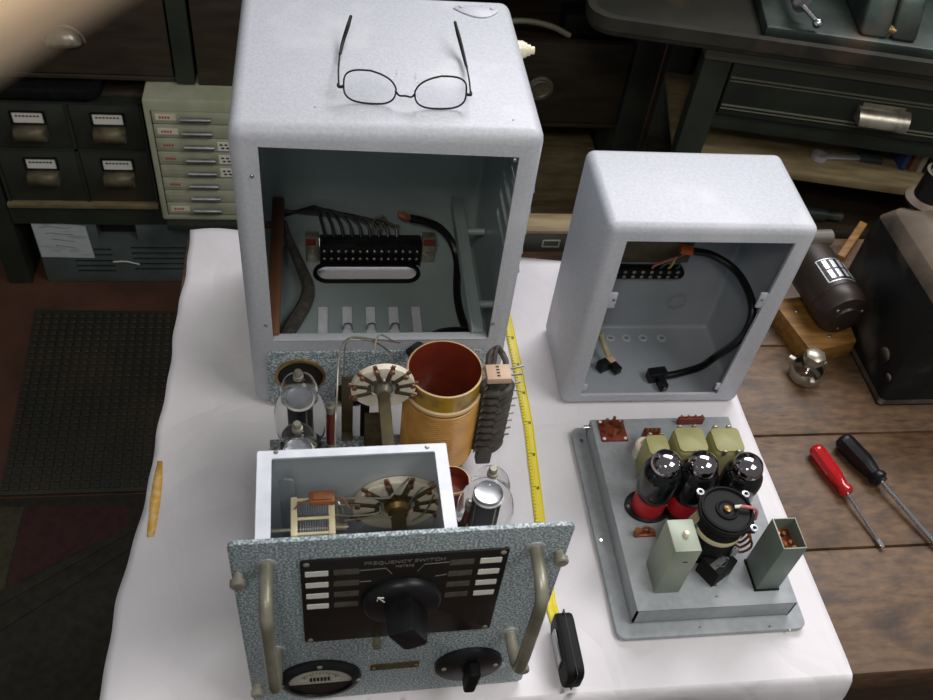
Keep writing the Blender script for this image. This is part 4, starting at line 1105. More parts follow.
p = QZ(645, 535, CZ); q = MB(); q.box(p.x-.013, p.x+.012, p.y-.003, p.y+.004, CZ, CZ+.004, .0008); q.cyl((p.x-.011, p.y, CZ), (p.x-.011, p.y, CZ+.012), .0035, 10); q.tube([(p.x-.008, p.y, CZ+.005), (p.x, p.y+.004, CZ+.010), (p.x+.008, p.y+.001, CZ+.006)], .0018, 6); q.cyl((p.x+.006, p.y, CZ+.004), (p.x+.006, p.y, CZ+.010), .0028, 10)
q.build('tag_strip', M_COPPER, pc, 'copper tag strip')

# ================================================================== tape measure
tm = thing('tape_measure', 'black tape measure with its yellow blade pulled out along the paper', 'tape measure', (.3325, -.3545, 0), .02)
def ML(p): p = Vector(p)-Vector((.3325, -.3545, 0)); return Matrix.Rotation(-.02, 4, 'Z') @ p
q = MB(); q.prism(rrect(-.036, .036, 0, .040, .011, 5)[0:1]+rrect(-.036, .036, 0, .040, .011, 5)[1:], .0190, Matrix.Translation((-.0095, 0, 0)) @ Matrix(((0, 0, 1, 0), (1, 0, 0, 0), (0, 1, 0, 0), (0, 0, 0, 1))), .003)
tc_ = q.build('case', M_BLACKM, tm)
q = MB(); q.box(-.0005, .0008, -.0363, .0363, .002, .0403, .0003, 1); q.build('case_seam', M_RUB, tc_)
q = MB(); q.box(-.0125, -.0092, -.016, .020, .010, .030, .0012); q.build('belt_clip', M_STEEL, tc_, 'steel belt clip')
pts = [PZ(550.5, 604, .0005), PZ(540, 520, .0005), PZ(528.5, 425, .0005), PZ(517, 365, .0005), PZ(507, 318, .0005), Vector((.338, .22, .0005))]
L = [ML(p) for p in pts]
q = MB(); W_ = .0062
dense = []
for i in range(len(L)-1):
    for k in range(8): dense.append(L[i].lerp(L[i+1], k/8))
dense.append(L[-1]); dense.insert(0, Vector((0, .036, .0005)))
rows = []
for p in dense: rows.append([q.bm.verts.new((p.x+W_*t, p.y, .0006+.0010*t*t)) for t in (-1, -.5, 0, .5, 1)])
for a, c in zip(rows, rows[1:]):
    for i in range(4): q.bm.faces.new((a[i], a[i+1], c[i+1], c[i]))
bl = q.build('blade', M_YELTAPE, tm, 'yellow tape blade'); sm = bl.modifiers.new('thickness', 'SOLIDIFY'); sm.thickness = .0004; sm.offset = 1
q = MB()
y = dense[1].y+.004
def xat(y):
    for a, c in zip(dense, dense[1:]):
        if a.y <= y <= c.y: return a.x+(c.x-a.x)*(y-a.y)/(c.y-a.y)
    return dense[-1].x
k = 0
while y < dense[-1].y-.004:
    x = xat(y); w = .0052 if k % 10 == 0 else (.0034 if k % 5 == 0 else .0022)
    q.box(x-.0056, x-.0056+w, y-.00022, y+.00022, .00168, .0020); k += 1; y += .0050
for j in range(1, 10):
    yy = dense[1].y+.006+.05*j
    if yy < dense[-1].y-.01:
        x = xat(yy); q.box(x+.0005, x+.0012, yy-.006, yy-.002, .0013, .0019); q.box(x+.0022, x+.003, yy-.006, yy-.002, .0016, .0021)
q.build('blade_marks', M_BLACKM, bl)

# ================================================================== screwdrivers on the bare bench
def driver(name, label, p0, p1, p2, rh, rs, mh, blk):
    a = PZ(*p0, .012+BT); c = PZ(*p1, .010+BT); e = PZ(*p2, .004+BT)
    a.z = rh+BT; d = (c-a); d.z = 0; hl = d.length; d.normalize()
    t = thing(name, label, 'screwdriver', (a.x, a.y, BT), math.atan2(d.y, d.x))
    M = Matrix.Translation((0, 0, rh)) @ Matrix.Rotation(PI/2, 4, 'Y')
    fl = 8; q = MB(); bm = bmesh.new(); rings = []
    prof = [(.72, 0), (.95, .05), (1, .12), (1, .55), (.82, .72), (.66, .84), (.86, .90), (.88, .96), (.6, 1.0)]
    for r, z in prof:
        rings.append([bm.verts.new(((r*rh*(1-.07*(1 if k % 2 else 0)*(1 if z < .8 else 0)))*math.cos(2*PI*k/16), (r*rh*(1-.07*(1 if k % 2 else 0)*(1 if z < .8 else 0)))*math.sin(2*PI*k/16), z*hl)) for k in range(16)])
    for x, y in zip(rings, rings[1:]):
        for k in range(16): bm.faces.new((x[k], x[(k+1) % 16], y[(k+1) % 16], y[k]))
    bm.faces.new(rings[0][::-1]); bm.faces.new(rings[-1]); q.add(bm, M); q.build('handle', mh, t)
    sl = (Vector((e.x, e.y, 0))-Vector((a.x, a.y, 0))).length
    q = MB(); q.cyl((hl-.006, 0, rh), (sl-.012, 0, rh*.45), rs, 12); 
    q.box(sl-.014, sl, -rs*1.25, rs*1.25, rh*.45-rs*.55, rh*.45+rs*.35, rs*.2, 1); q.build('shaft', M_CHROME, t)
    if blk: MB().cyl((hl*.93, 0, rh), (hl*1.03, 0, rh*.95), rh*.62, 14).build('ferrule', M_BLACK, t)
driver('screwdriver', 'small screwdriver with red transparent handle on the brown bench', (815, 447), (848, 494), (888, 546), .0105, .0022, M_REDT, 0)
driver('screwdriver', 'larger screwdriver with black handle beside the red one', (841, 439), (880, 482), (940, 566), .0130, .0030, M_BLACK, 1)

# ================================================================== grimy oil can
jc = thing('oil_can', 'grimy black metal oil can with a short capped spout on the bench', 'oil can', (.84, -.022, BT))
def loft(sections, mats, name, parent, bev=0):
    q = MB(); rings = []
    for z, x0, x1, y0, y1, r in sections: rings.append([q.bm.verts.new((p[0], p[1], z)) for p in rrect(x0, x1, y0, y1, r, 5)])
    n = len(rings[0])
    for a, c in zip(rings, rings[1:]):
        for k in range(n): q.bm.faces.new((a[k], a[(k+1) % n], c[(k+1) % n], c[k]))
    q.bm.faces.new(rings[0][::-1]); q.bm.faces.new(rings[-1])
    return q.build(name, mats, parent)
loft(((0, 0, .22, 0, .20, .006), (.004, -.001, .221, -.001, .201, .006), (.010, .0015, .218, .0015, .199, .008), (.155, .0015, .218, .0015, .200, .010), (.178, .003, .217, .003, .198, .012), (.196, .014, .206, .010, .190, .016), (.210, .034, .186, .026, .172, .02), (.216, .046, .174, .040, .160, .02)), M_OILCAN, 'can_body', jc)
sp = PX(908, 222, .90); sx, sy = sp.x-.84, sp.y+.022-.012
q = MB(); q.lathe([(.031, 0), (.031, .004), (.026, .008), (.022, .010), (.021, .040), (.022, .042), (.022, .050), (.0185, .052), (.0185, .064), (.014, .066), (0, .066)], 28, Matrix.Translation((sx, sy, .206)))
spo = q.build('spout', M_OILCAN, jc)
q = MB(); q.lathe([(.0195, .050), (.0195, .068), (.0165, .071), (0, .071)], 6, Matrix.Translation((sx, sy, .208))); q.build('spout_cap', M_SILK, spo, 'dusty grey cap')
q = MB(); q.sphere((-.0005, .04, .06), .012, 10, (.4, 1, 1)); q.sphere((-.0005, .012, .045), .007, 8, (.4, 1, 1)); q.build('dents', M_OILCAN, jc)

# ================================================================== electric motor on a wooden block
blk = thing('wooden_block', 'yellow-brown wooden block under the small electric motor', 'wood block', (.775, .10, BT), -.02)
WB = [PZ(u, v, .030) for u, v in ((772, 300), (812, 352), (857, 341), (838, 292))]
q = MB(); t = bmesh.new()
lo = [t.verts.new((p.x-.775, p.y-.10, 0)) for p in WB]; hi = [t.verts.new((p.x-.775, p.y-.10, .030-BT)) for p in WB]
t.faces.new(lo); t.faces.new(hi[::-1])
for i in range(4): t.faces.new((lo[i], lo[(i+1) % 4], hi[(i+1) % 4], hi[i]))
bmesh.ops.recalc_face_normals(t, faces=t.faces[:]); bmesh.ops.bevel(t, geom=t.edges[:], offset=.0015, segments=2, profile=.5, affect='EDGES'); q.add(t); blk.rotation_euler = (0, 0, 0)
q.build('block', M_YWOOD, blk)
q = MB()
for x, y in ((-.012, .03), (.02, -.02)): screw(q, x, y, .0325, .003, .002, 'z')
q.build('nail_heads', M_STEEL, blk)
MR = .0375
m0, m1 = PZ(813, 268, .030+MR), PZ(841, 310, .030+MR)
dv = (m1-m0); dv.z = 0; ln = dv.length; dv.normalize()
mo = thing('electric_motor', 'small brown-black electric motor with silver label lying on the wooden block', 'motor', (m0.x, m0.y, .0303), math.atan2(dv.y, dv.x))
RY = Matrix.Translation((0, 0, MR)) @ Matrix.Rotation(PI/2, 4, 'Y')
MB().lathe([(0, -.022), (MR*.6, -.022), (MR*.94, -.016), (MR*.97, -.010), (MR*.97, ln*.72), (MR*.99, ln*.73), (MR*.99, ln*.80), (MR*.97, ln*.81)], 40, RY, cap=False).build('motor_body', M_MOTOR, mo)
eb = MB().lathe([(MR*.97, ln*.81), (MR*.99, ln*.84), (MR*.97, ln+.004), (MR*.86, ln+.012), (MR*.50, ln+.015), (MR*.45, ln+.018), (0, ln+.018)], 40, RY, cap=False).build('end_bell', M_MOTOR, mo)
q = MB()
for k in range(3): screw(q, ln+.0135, MR*.62*math.cos(k*2.1+.4), MR+MR*.62*math.sin(k*2.1+.4), .0028, .002, 'x')
q.build('end_screws', M_STEEL, eb)
def wrap(x0, x1, a0, a1, r, mi, q, h=.0005):
    n = 10; t = bmesh.new(); A = []; B_ = []
    for k in range(n+1):
        a = a0+(a1-a0)*k/n
        for L_, rr in ((A, r), (B_, r+h)): L_.append((t.verts.new((x0, rr*math.cos(a), MR+rr*math.sin(a))), t.verts.new((x1, rr*math.cos(a), MR+rr*math.sin(a)))))
    for k in range(n):
        t.faces.new((B_[k][0], B_[k][1], B_[k+1][1], B_[k+1][0])); t.faces.new((A[k][0], B_[k][0], B_[k+1][0], A[k+1][0])); t.faces.new((A[k][1], A[k+1][1], B_[k+1][1], B_[k][1]))
    t.faces.new((A[0][0], A[0][1], B_[0][1], B_[0][0])); t.faces.new((A[-1][0], B_[-1][0], B_[-1][1], A[-1][1]))
    q.add(t, None, mi)
LB0, LB1 = ln*.22, ln*.72
q = MB(); wrap(LB0, LB1, .45, 2.15, MR*.972, 0, q); lbp = q.build('rating_plate', M_ALU, mo, 'silver rating plate with black fields')
q = MB(); wrap(LB0+.0015, LB1-.0015, .50, 2.10, MR*.972+.0005, 0, q, .0003); q.build('plate_ground', M_BLACK, lbp)
q = MB()
for i in range(2):
    for k in range(5):
        xa = LB0+.004+(LB1-LB0-.008)*(i*.52); aa = .57+.302*k
        wrap(xa, xa+(LB1-LB0-.008)*.44, aa, aa+.17, MR*.972+.0008, 0, q, .0003)
q.build('plate_fields', M_ALU, lbp)

# ================================================================== small things behind the motor
p = PZ(808, 369, .014); q = MB()
fit = thing('valve_fitting', 'small clear and steel hex fitting in front of the wooden block', 'fitting', (p.x, p.y, BT)); fit.scale = (1.28, 1.28, 1.28)
MB().lathe([(.0155, 0), (.018, .003), (.018, .012), (.0165, .014)], 28, cap=False).build('steel_cup', M_NICK, fit)
MB().lathe([(.0160, .010), (.0170, .013), (.0165, .021), (.0115, .026), (0, .026)], 28).build('glass_body', M_CLEAR, fit)
MB().lathe([(.0115, .0), (.0115, .010), (.0085, .012), (0, .012)], 6, Matrix.Translation((.001, .001, .0255)) @ Matrix.Rotation(.3, 4, 'Z')).build('hex_nut', M_NICK, fit)
q = MB()
for a in (.3, 2.4, 4.5): q.box(.016, .024, -.003, .003, .012, .018, .001, 1, Matrix.Rotation(a, 4, 'Z'))
q.build('lugs', M_NICK, fit)
p = PZ(817, 251, .016); q = MB(); q.box(-.024, .016, -.008, .016, 0, .018, .001); o = q.build('carton', M_WHITE); o.location = (p.x, p.y, BT); tag(o, 'small white carton behind the electric motor', 'carton')
p = PZ(824, 240, .018); q = MB(); q.cyl((-.055, 0, .013), (.020, .004, .013), .013, 20); o = q.build('grey_roll', M_GREYPIPE); o.location = (p.x, p.y+.012, BT); tag(o, 'short grey roll lying behind the white carton', 'roll')
p = PZ(840, 258, .008); r = PZ(863, 224, .008); q = MB(); bar_between(q, (0, 0, .008), (r.x-p.x, r.y-p.y, .008), .0065, .0075); o = q.build('wooden_stick', M_YWOOD); o.location = (p.x, p.y, BT); tag(o, 'yellowish wooden stick lying between the motor and the oil can', 'stick')
# ================================================================== drawer wall behind the bench (left and centre)
WY = 1.06
wc = thing('workshop_drawer_cabinet', 'dark wooden workshop cabinet with large drawers along the back wall', 'drawer cabinet', (-.70, WY, -.80))
def WL(x0, x1, y0, y1, z0, z1): return (x0+.70, x1+.70, y0-WY, y1-WY, z0+.80, z1+.80)
def wbox(mb, x0, x1, y0, y1, z0, z1, bev=0.0): return mb.box(*WL(x0, x1, y0, y1, z0, z1), bev)
q = MB(); wbox(q, -.74, .90, 1.44, 1.46, -.80, .12); q.build('back_panel', M_WOODD, wc)
for x0, x1, zb in ((-.72, -.662, -.80), (-.232, -.192, -.2075), (.770, .835, -.80)):
    q = MB(); wbox(q, x0, x1, WY-.005, 1.44, zb, .10, .003); q.build('post', M_WOODG, wc)
q = MB(); wbox(q, -.72, .835, WY+.004, 1.44, .10, .125, .003); q.build('top_board', M_WOODD, wc)
for x0, x1, z in ((-.662, -.232, -.2075), (-.192, .770, -.300), (-.662, -.232, -.2605)):
    q = MB(); wbox(q, x0, x1, WY+.004 if z > -.25 or z < -.28 else WY+.02, 1.44, z, z+.012, .002); q.build('shelf', M_WOODD, wc)
def big_drawer(x0, x1, z0, z1, nm='drawer'):
    q = MB(); wbox(q, x0, x1, WY, WY+.022, z0, z1, .003); wbox(q, x0+.01, x1-.01, WY+.022, WY+.33, z0+.01, z1-.03)
    return q.build(nm, M_WOODD, wc)
d1 = big_drawer(-.652, -.236, -.192, .085)
# shell cup pull
def cup_pull(cx, cz, w, h, m, parent, name='shell_pull'):
    q = MB(); t = bmesh.new(); n = 14; R = []
    for i in range(n+1):
        a = PI*i/n; row = []
        for k in range(7):
            b_ = PI/2*k/6
            row.append(t.verts.new((w*math.cos(a), -.026*math.sin(b_)*math.sin(a)**.6 if math.sin(a) > 0 else 0, h*math.sin(a)*math.cos(b_))))
        R.append(row)
    for a, c in zip(R, R[1:]):
        for k in range(6): t.faces.new((a[k], c[k], c[k+1], a[k+1]))
    bmesh.ops.remove_doubles(t, verts=t.verts[:], dist=1e-5)
    q.add(t, Matrix.Translation((cx+.70, -.001, cz+.80)))
    q.tube([(cx+.70+w*1.12*math.cos(PI*i/16), -.0015, cz+.80+h*1.1*math.sin(PI*i/16)) for i in range(17)], .0025, 6, sub=1)
    o = q.build(name, m, parent); s_ = o.modifiers.new('thickness', 'SOLIDIFY'); s_.thickness = .0012
    return o
cup_pull(-.443, -.118, .036, .034, M_NICK, d1)
d2 = big_drawer(-.186, .30, -.215, .085)
d3 = big_drawer(.330, .765, -.284, -.080)
rp = PY(540, 88, WY)
q = MB(); q.lathe([(.030, 0), (.030, .003), (.022, .004), (.020, .0015), (0, .001)], 28, Matrix.Translation((rp.x+.70, -.0005, rp.z+.80)) @ Matrix.Rotation(PI/2, 4, 'X')); q.tube([(rp.x+.70+.021*math.cos(2*PI*k/16), -.006-.002*math.sin(2*PI*k/16), rp.z+.80+.021*math.sin(2*PI*k/16)) for k in range(16)], .0028, 6, True, sub=2); q.build('ring_pull', M_NICK, d3, 'round flush ring pull')
# ledge and low drawer in the centre
lz = PY(545, 238, .98).z
q = MB(); wbox(q, -.03, .765, .98, 1.43, lz-.03, lz, .002); q.build('ledge', M_TAN, wc)
q = MB(); wbox(q, -.655, -.03, .992, 1.43, -.5478, -.5362, .002) if False else wbox(q, -.290, -.03, .985, 1.43, -.560, -.5405, .002); q.build('ledge', M_WOODG, wc)
q = MB(); wbox(q, -.03, .765, .985, 1.40, -.795, lz-.034, .003); ld = q.build('low_drawer', M_CARD, wc)
LWY = PZ(545, 254, 0).y+.006; LWX = .315
lwz = PY(545, 231, LWY).z; lwy = PZ(545, 214, lwz).y
lw = thing('low_wooden_box', 'low dark wooden box with tan lid on the bench between both grey cabinets', 'wooden box', (LWX, LWY, BT))
MB().box(0, .30, .002, lwy-LWY, 0, lwz-BT-.006, .002).build('box_body', M_CARD, lw)
MB().box(-.002, .302, 0, lwy-LWY+.002, lwz-BT-.006, lwz-BT, .0015).build('lid', M_TAN, lw, 'tan lid')
p = PY(551, 244, LWY); q = MB(); q.ring(rrect(p.x-LWX-.014, p.x-LWX+.014, p.z-BT-.0075, p.z-BT+.0075, .001, 2), rrect(p.x-LWX-.0115, p.x-LWX+.0115, p.z-BT-.0055, p.z-BT+.0055, .0005, 2), .0015, UP(.002)); q.build('label_holder', M_NICK, lw)
q = MB(); wbox(q, -.66, -.30, WY-.004, WY+.02, -.6015, -.5485); q.build('fascia', M_WOODG, wc)
# things inside the open bays
p0 = PY(560, 150, 1.10)
o = MB().box(0, .17, 0, .16, 0, .066, .003).build('brown_box', M_TAN); 
z0 = lz
def prop(name, mb, m, loc, label, cat, rz=0): 
    o = mb.build(name, m); o.location = loc; o.rotation_euler = (0, 0, rz); return tag(o, label, cat)
o.location = (.56, 1.12, lz+.0005); o.data.transform(Matrix.Diagonal((1.2, 1, 2.3, 1))); tag(o, 'brown wooden box standing on the tan ledge behind both cabinets', 'box')
gz = -.080
prop('dark_box', MB().box(-.05, .05, -.03, .03, 0, .05, .006), M_BLACKM, (.655, 1.12, gz+.0005), 'small black box on top of the ring-pull drawer', 'box')
q = MB(); t = bmesh.new(); pts = [(-.14, .0), (-.09, .022), (-.03, .030), (.03, .020), (.075, .0)]
q.tube([(x, 0, z+.004) for x, z in pts], .006, 6); prop('curved_handle', q, M_SILK, (.545, 1.085, gz+.001), 'curved pale metal strip lying on the ring-pull drawer', 'metal strip')
# ------------------------------------------------ card file cabinet
cfx = thing('card_file_cabinet', 'dark card file cabinet with four label-holder drawers', 'card cabinet', (-.655, WY, -.548))
def cbox(mb, x0, x1, y0, y1, z0, z1, bev=0.0): return mb.box(x0+.655, x1+.655, y0-WY, y1-WY, z0+.548, z1+.548, bev)
q = MB()
cbox(q, -.655, -.648, WY-.002, 1.40, -.535, -.262); cbox(q, -.3205, -.3155, WY-.002, 1.40, -.535, -.262); cbox(q, -.655, -.3155, 1.39, 1.40, -.535, -.262)
cbox(q, -.655, -.3155, WY-.002, 1.40, -.266, -.2608); cbox(q, -.4775, -.4705, WY-.002, 1.39, -.535, -.266); cbox(q, -.648, -.3205, WY-.002, 1.39, -.3895, -.3835)
q.build('carcass', M_WOODG, cfx)
q = MB(); cbox(q, -.658, -.3155, WY-.012, 1.40, -.548, -.535, .002); q.build('bottom_ledge', M_TAN, cfx)
for x0, x1 in ((-.6475, -.478), (-.470, -.3215)):
    for z0, z1, lx in ((-.383, -.267, 0), (-.534, -.390, 0)):
        q = MB(); cbox(q, x0, x1, WY, WY+.02, z0, z1, .002); cbox(q, x0+.005, x1-.005, WY+.02, WY+.30, z0+.004, z1-.02); dr = q.build('drawer', M_CARD, cfx)
        cx = (x0+x1)/2+.005+.655; top = z1+.548-.022
        q = MB(); q.ring(rrect(cx-.037, cx+.037, top-.030, top+.003, .002, 2), rrect(cx-.032, cx+.032, top-.027, top, .001, 2), .004, UP(0)); q.build('label_frame', M_BLACK, dr)
        q = MB(); q.box(cx-.032, cx+.032, -.0015, .0, top-.027, top); lc = q.build('label_card', M_WHITE, dr, 'white label card')
        q = MB()
        for k in range(7): q.box(cx-.026+.0075*k, cx-.021+.0075*k, -.0020, -.0014, top-.012, top-.008)
        q.build('card_marks', M_PAXRED if z1 > -.3 else M_BLACKM, lc)
        q = MB()
        prof = [(-.0005, top-.030), (-.020, top-.034), (-.026, top-.046), (-.026, top-.060)]
        t = bmesh.new(); A = [t.verts.new((cx-.033, y, z)) for y, z in prof]; B_ = [t.verts.new((cx+.033, y, z)) for y, z in prof]
        for i in range(3): t.faces.new((A[i], A[i+1], B_[i+1], B_[i]))
        q.add(t); o = q.build('pull', M_PULL, dr, 'tarnished metal cup pull'); s_ = o.modifiers.new('thickness', 'SOLIDIFY'); s_.thickness = .0015
        MB().box(cx+.033, cx+.0345, -.026, 0, top-.060, top-.032, .0003).build('pull_end', M_NICK, dr)
# black tray in the gap above the card cabinet
q = MB(); q.prism(rrect(0, .235, 0, .22, .035), .032, None, .006); q.ring(rrect(-.004, .239, -.004, .224, .037), rrect(.008, .227, .008, .212, .030), .008, Matrix.Translation((0, 0, .030)))
prop('black_tray', q, M_BLACK, (-.628, 1.045, -.2488+.0005), 'shallow black tray lying on the card file cabinet', 'tray')
# ------------------------------------------------ vented steel bin
vb = thing('vented_steel_box', 'grey-green steel box with slotted front on the floor under the card cabinet', 'steel box', (-.625, WY, -.80))
def vb_box(mb, x0, x1, y0, y1, z0, z1, bev=0.0): return mb.box(x0+.625, x1+.625, y0-WY, y1-WY, z0+.80, z1+.80, bev)
a = MB(); vb_box(a, -.625, -.238, WY, WY+.30, -.7995, -.602, .004); cuts = []
def vslot(x0, x1, z):
    m = MB(); vb_box(m, x0, x1, WY-.01, WY+.008, z-.0050, z+.0050); cuts.append(m)
for z in (-.690, -.708): vslot(-.495, -.452, z)
for z in (-.728, -.745, -.762): vslot(-.545, -.452, z)
for z in (-.684, -.702, -.720, -.738, -.756): vslot(-.404, -.268, z)
m = MB(); vb_box(m, -.474, -.381, WY-.01, WY+.03, -.655, -.606); cuts.append(m)
bx = difference(a, cuts)
for f in bx.bm.faces: f.material_index = 1 if f.calc_center_median().y > .0015 and f.calc_center_median().y < .04 and abs(f.calc_center_median().z-.1) < .094 and f.normal.y < -.5 else 0
bx.build('housing', [M_VENT, M_DARKCAV], vb)
q = MB(); q.tube([(.172, -.003, .0735), (.205, -.006, .0775), (.235, -.003, .0650)], .0016, 6); q.build('white_arc', M_WHITE, vb, 'thin white arc')  # thin white arc just off the slotted front
q = MB(); t = q.bm; N_ = [PY(u, v, WY-.0015) for u, v in ((30, 221.5), (85, 226), (95, 258), (42, 257))]
q.prism([(p.x+.52, p.z+.66) for p in N_], .0006, UP(WY-.0006))
nt_ = q.build('note_sheet', M_NOTE); nt_.location = (-.52, 0, -.66)
tag(nt_, 'pale handwritten note sheet stuck on the grey-green steel box', 'note')
q = MB()
for k in range(4):
    q.tube([(-.085+.01*k, WY-.0014, .045-.02*k), (-.06, WY-.0014, .047-.02*k), (-.035, WY-.0014, .043-.02*k), (-.012, WY-.0014, .044-.022*k)], .0008, 4, sub=3)
q.build('scribble', M_GREYLAB, nt_)

# ================================================================== cream small-parts cabinet
SY = 1.0
bz = -.5400; xl = PY(163, 220, SY).x; ztop = PY(140, 101, SY).z; KS = 1.40; wd = .168
sp_ = thing('small_parts_cabinet', 'cream metal cabinet of eight shallow drawers beside the dark card drawers', 'drawer cabinet', (xl, SY, bz))
Hh = (ztop-bz+.004)/KS
sp_.scale = (KS, KS, KS)
q = MB(); a = MB().box(0, wd, 0, .27, 0, Hh, .004, 2); c = MB().box(.0095, wd-.0095, -.01, .26, .009, Hh-.019)
difference(a, [c]).build('housing', M_CREAM, sp_)
zz0, zz1 = .0105, Hh-.0195; st = (zz1-zz0)/8
for k in range(8):
    z1 = zz1-st*k; z0 = z1-st+.0022
    q = MB(); q.box(.011, wd-.011, .0012, .012, z0, z1, .0012); q.box(.013, wd-.013,   .012, .255, z0+.001, z1-.004); dr = q.build('drawer', M_CREAM, sp_)
    zc = (z0+z1)/2; hx = .0535
    q = MB(); t = bmesh.new(); n = 8; A = []
    for i in range(n+1):
        a_ = -PI*.15+PI*1.0*i/n
        A.append((t.verts.new((hx, -.0085*max(0, math.sin(a_))-.0, zc-.0062+.0105*(1-math.cos(a_))*.5)), t.verts.new((hx+.046, -.0085*max(0, math.sin(a_)), zc-.0062+.0105*(1-math.cos(a_))*.5))))
    for i in range(n): t.faces.new((A[i][0], A[i][1], A[i+1][1], A[i+1][0]))
    t.faces.new([x[0] for x in A]); t.faces.new([x[1] for x in A][::-1])
    q.add(t); q.build('handle', M_STEEL, dr, 'nickel bar handle')
    q = MB(); q.box(.016, .047, -.0002, .0013, zc-.0048, zc+.0052); lb = q.build('label', M_CERAM if k in (0, 1, 7) else M_CREAM, dr)
    if k in (0, 1, 2, 3, 5, 7):
        q = MB()
        for j in range(4): q.box(.022+.0042*j, .0245+.0042*j, -.0006, -.0001, zc-.0015, zc+.0022)
        q.build('label_marks', M_REDB, lb)
    if k in (2, 3, 4):
        q = MB(); q.box(.104, .150, -.0002, .0013, zc-.0085, zc+.0075); lb = q.build('label', M_WHITE, dr, 'white label with black writing')
        q = MB()
        for j in range(5):
            for r in range(2): q.box(.108+.0075*j+.002*r, .1125+.0075*j+.002*r, -.0006, -.0001, zc+.0015-.0062*r, zc+.0042-.0062*r)
        q.build('label_marks', M_BLACKM, lb)
# ================================================================== floor coverings
FZ = -.80
mx0, mx1, my0, my1 = -.60, -.06, .408, .955
mt = thing('rubber_mat', 'dark studded rubber mat on the floor left of the bench', 'mat', (-.33, .68, FZ))
q = MB(); q.prism([(-.305, .275), (-.272, -.272), (.27, -.272), (.27, .262)][::-1], .006, Matrix.Translation((0, 0, .0005)), .002)
for j in range(27):
    y = -.255+.0195*j
    for i in range(26):
        x = -.262-.030*(y+.272)/.547+.0205*i
        if x < .262: q.box(x-.007, x+.007, y-.0068, y+.0068, .006, .0105, .0016, 1)
q.build('studded_sheet', M_MAT, mt)
rg_ = thing('floor_carpet', 'dark olive and maroon carpet on the floor in front of the rubber mat', 'carpet', (-.5, .05, FZ))
q = MB(); q.box(-.9, .42, -.9, .352, .0003, .004, .001); q.build('carpet_base', M_RUG, rg_)
def fz(u, v): p = PZ(u, v, FZ+.004); return (p.x+.5, p.y-.05)
q = MB(); q.prism([fz(26, 507), fz(130, 506), fz(128, 527), fz(6, 588)], .0012, Matrix.Translation((0, 0, .0036))); q.build('maroon_field', M_RUGR, rg_, 'maroon carpet field')
q = MB(); q.prism([fz(-40, 506), fz(24, 507), fz(4, 589), fz(-60, 620)], .0010, Matrix.Translation((0, 0, .0036))); q.build('olive_band', M_RUGG, rg_, 'olive carpet band')
q = MB()
for a, c, w in (((-20, 612), (135, 526), .010), ((-20, 640), (135, 542), .008)):
    A, B_ = Vector((*fz(*a), .004)), Vector((*fz(*c), .004)); bar_between(q, A, B_, w, .0022)
q.build('raised_ribs', M_RUG, rg_)

# ================================================================== desk with drawer at the right, turned a little
DYAW = -.20
e_ = Vector((math.cos(DYAW), math.sin(DYAW), 0)); n_ = Vector((-math.sin(DYAW), math.cos(DYAW), 0))
DO = PY(713, 114, .64); DO.z = 0
DMI = (Matrix.Translation((DO.x, DO.y, -.80)) @ Matrix.Rotation(DYAW, 4, 'Z')).inverted()
def DS(u, v, off=0.0):
    p = PP(u, v, DO+n_*off, n_); return DMI @ p
dk = thing('wooden_desk', 'dark green-brown wooden desk with wide drawer at the right rear', 'desk', (DO.x, DO.y, -.80), DYAW)
zt1 = DS(705, 38, -.02).z; zt0 = DS(705, 52, -.02).z; RX = 1.15
pl_ = DS(676, 148).x; pr_ = DS(703, 148).x; zdt = DS(735, 61).z; zdb = DS(713, 114).z; zlow = DS(700, 140).z+.022; zs1 = DS(788, 170).z; 
q = MB(); q.box(pl_-.01, RX, -.022, .36, zt0+.004, zt1, .004); q.build('desk_top', M_WOODG, dk)
q = MB(); q.box(pl_-.004, RX, -.012, .02, zt0-.018, zt0+.003, .004); q.build('edge_moulding', M_MOLD, dk)
for x0, y0 in ((pl_, 0), (pl_, .30), (RX-.06, 0), (RX-.06, .30)):
    q = MB(); q.box(x0, x0+(pr_-pl_), y0, y0+.045, .0, zt0-.018, .003); q.build('leg', M_WOODG, dk)
q = MB(); q.box(pr_+.004, RX-.06, .002, .024, zdb, zdt+.0, .003); q.box(pr_+.01, RX-.07, .024, .30, zdb+.01, zdt-.03); dwr = q.build('drawer', M_WOODG, dk)
za, zb_ = DS(728, 77).z, DS(717, 104).z
q = MB()
for z in (za, zb_):
    q.cyl((pr_+.006, .001, z), (RX-.062, .001, z), .0022, 8); q.cyl((pr_+.006, .001, z-.007), (RX-.062, .001, z-.007), .0016, 8)
q.build('drawer_beading', M_MOLD, dwr)
cl_, cr_ = DS(853, 117).x, DS(906, 122).x; cz_ = DS(880, 121).z
q = MB(); t = bmesh.new(); A = []
for i in range(9):
    a = PI*.5*i/8; A.append((t.verts.new((cl_+.004*(i/8), -.028*math.sin(a), cz_+.026*math.cos(a))), t.verts.new((cr_-.004*(i/8), -.028*math.sin(a), cz_+.026*math.cos(a)))))
for i in range(8): t.faces.new((A[i][0], A[i][1], A[i+1][1], A[i+1][0]))
c1_ = t.verts.new((cl_, 0, cz_)); c2_ = t.verts.new((cr_, 0, cz_))
t.faces.new([x[0] for x in A]+[c1_]); t.faces.new(([x[1] for x in A]+[c2_])[::-1])
q.add(t); q.box(cl_+.006, cr_-.012, -.003, 0, cz_+.026, cz_+.033, .001)
o = q.build('cup_pull', M_COPPER if False else M_NICK, dwr, 'worn metal cup pull'); 
q = MB(); q.box(pl_+.002, RX, .012, .030, zlow, zdb-.002, .002); q.build('lower_rail', M_WOODG, dk)
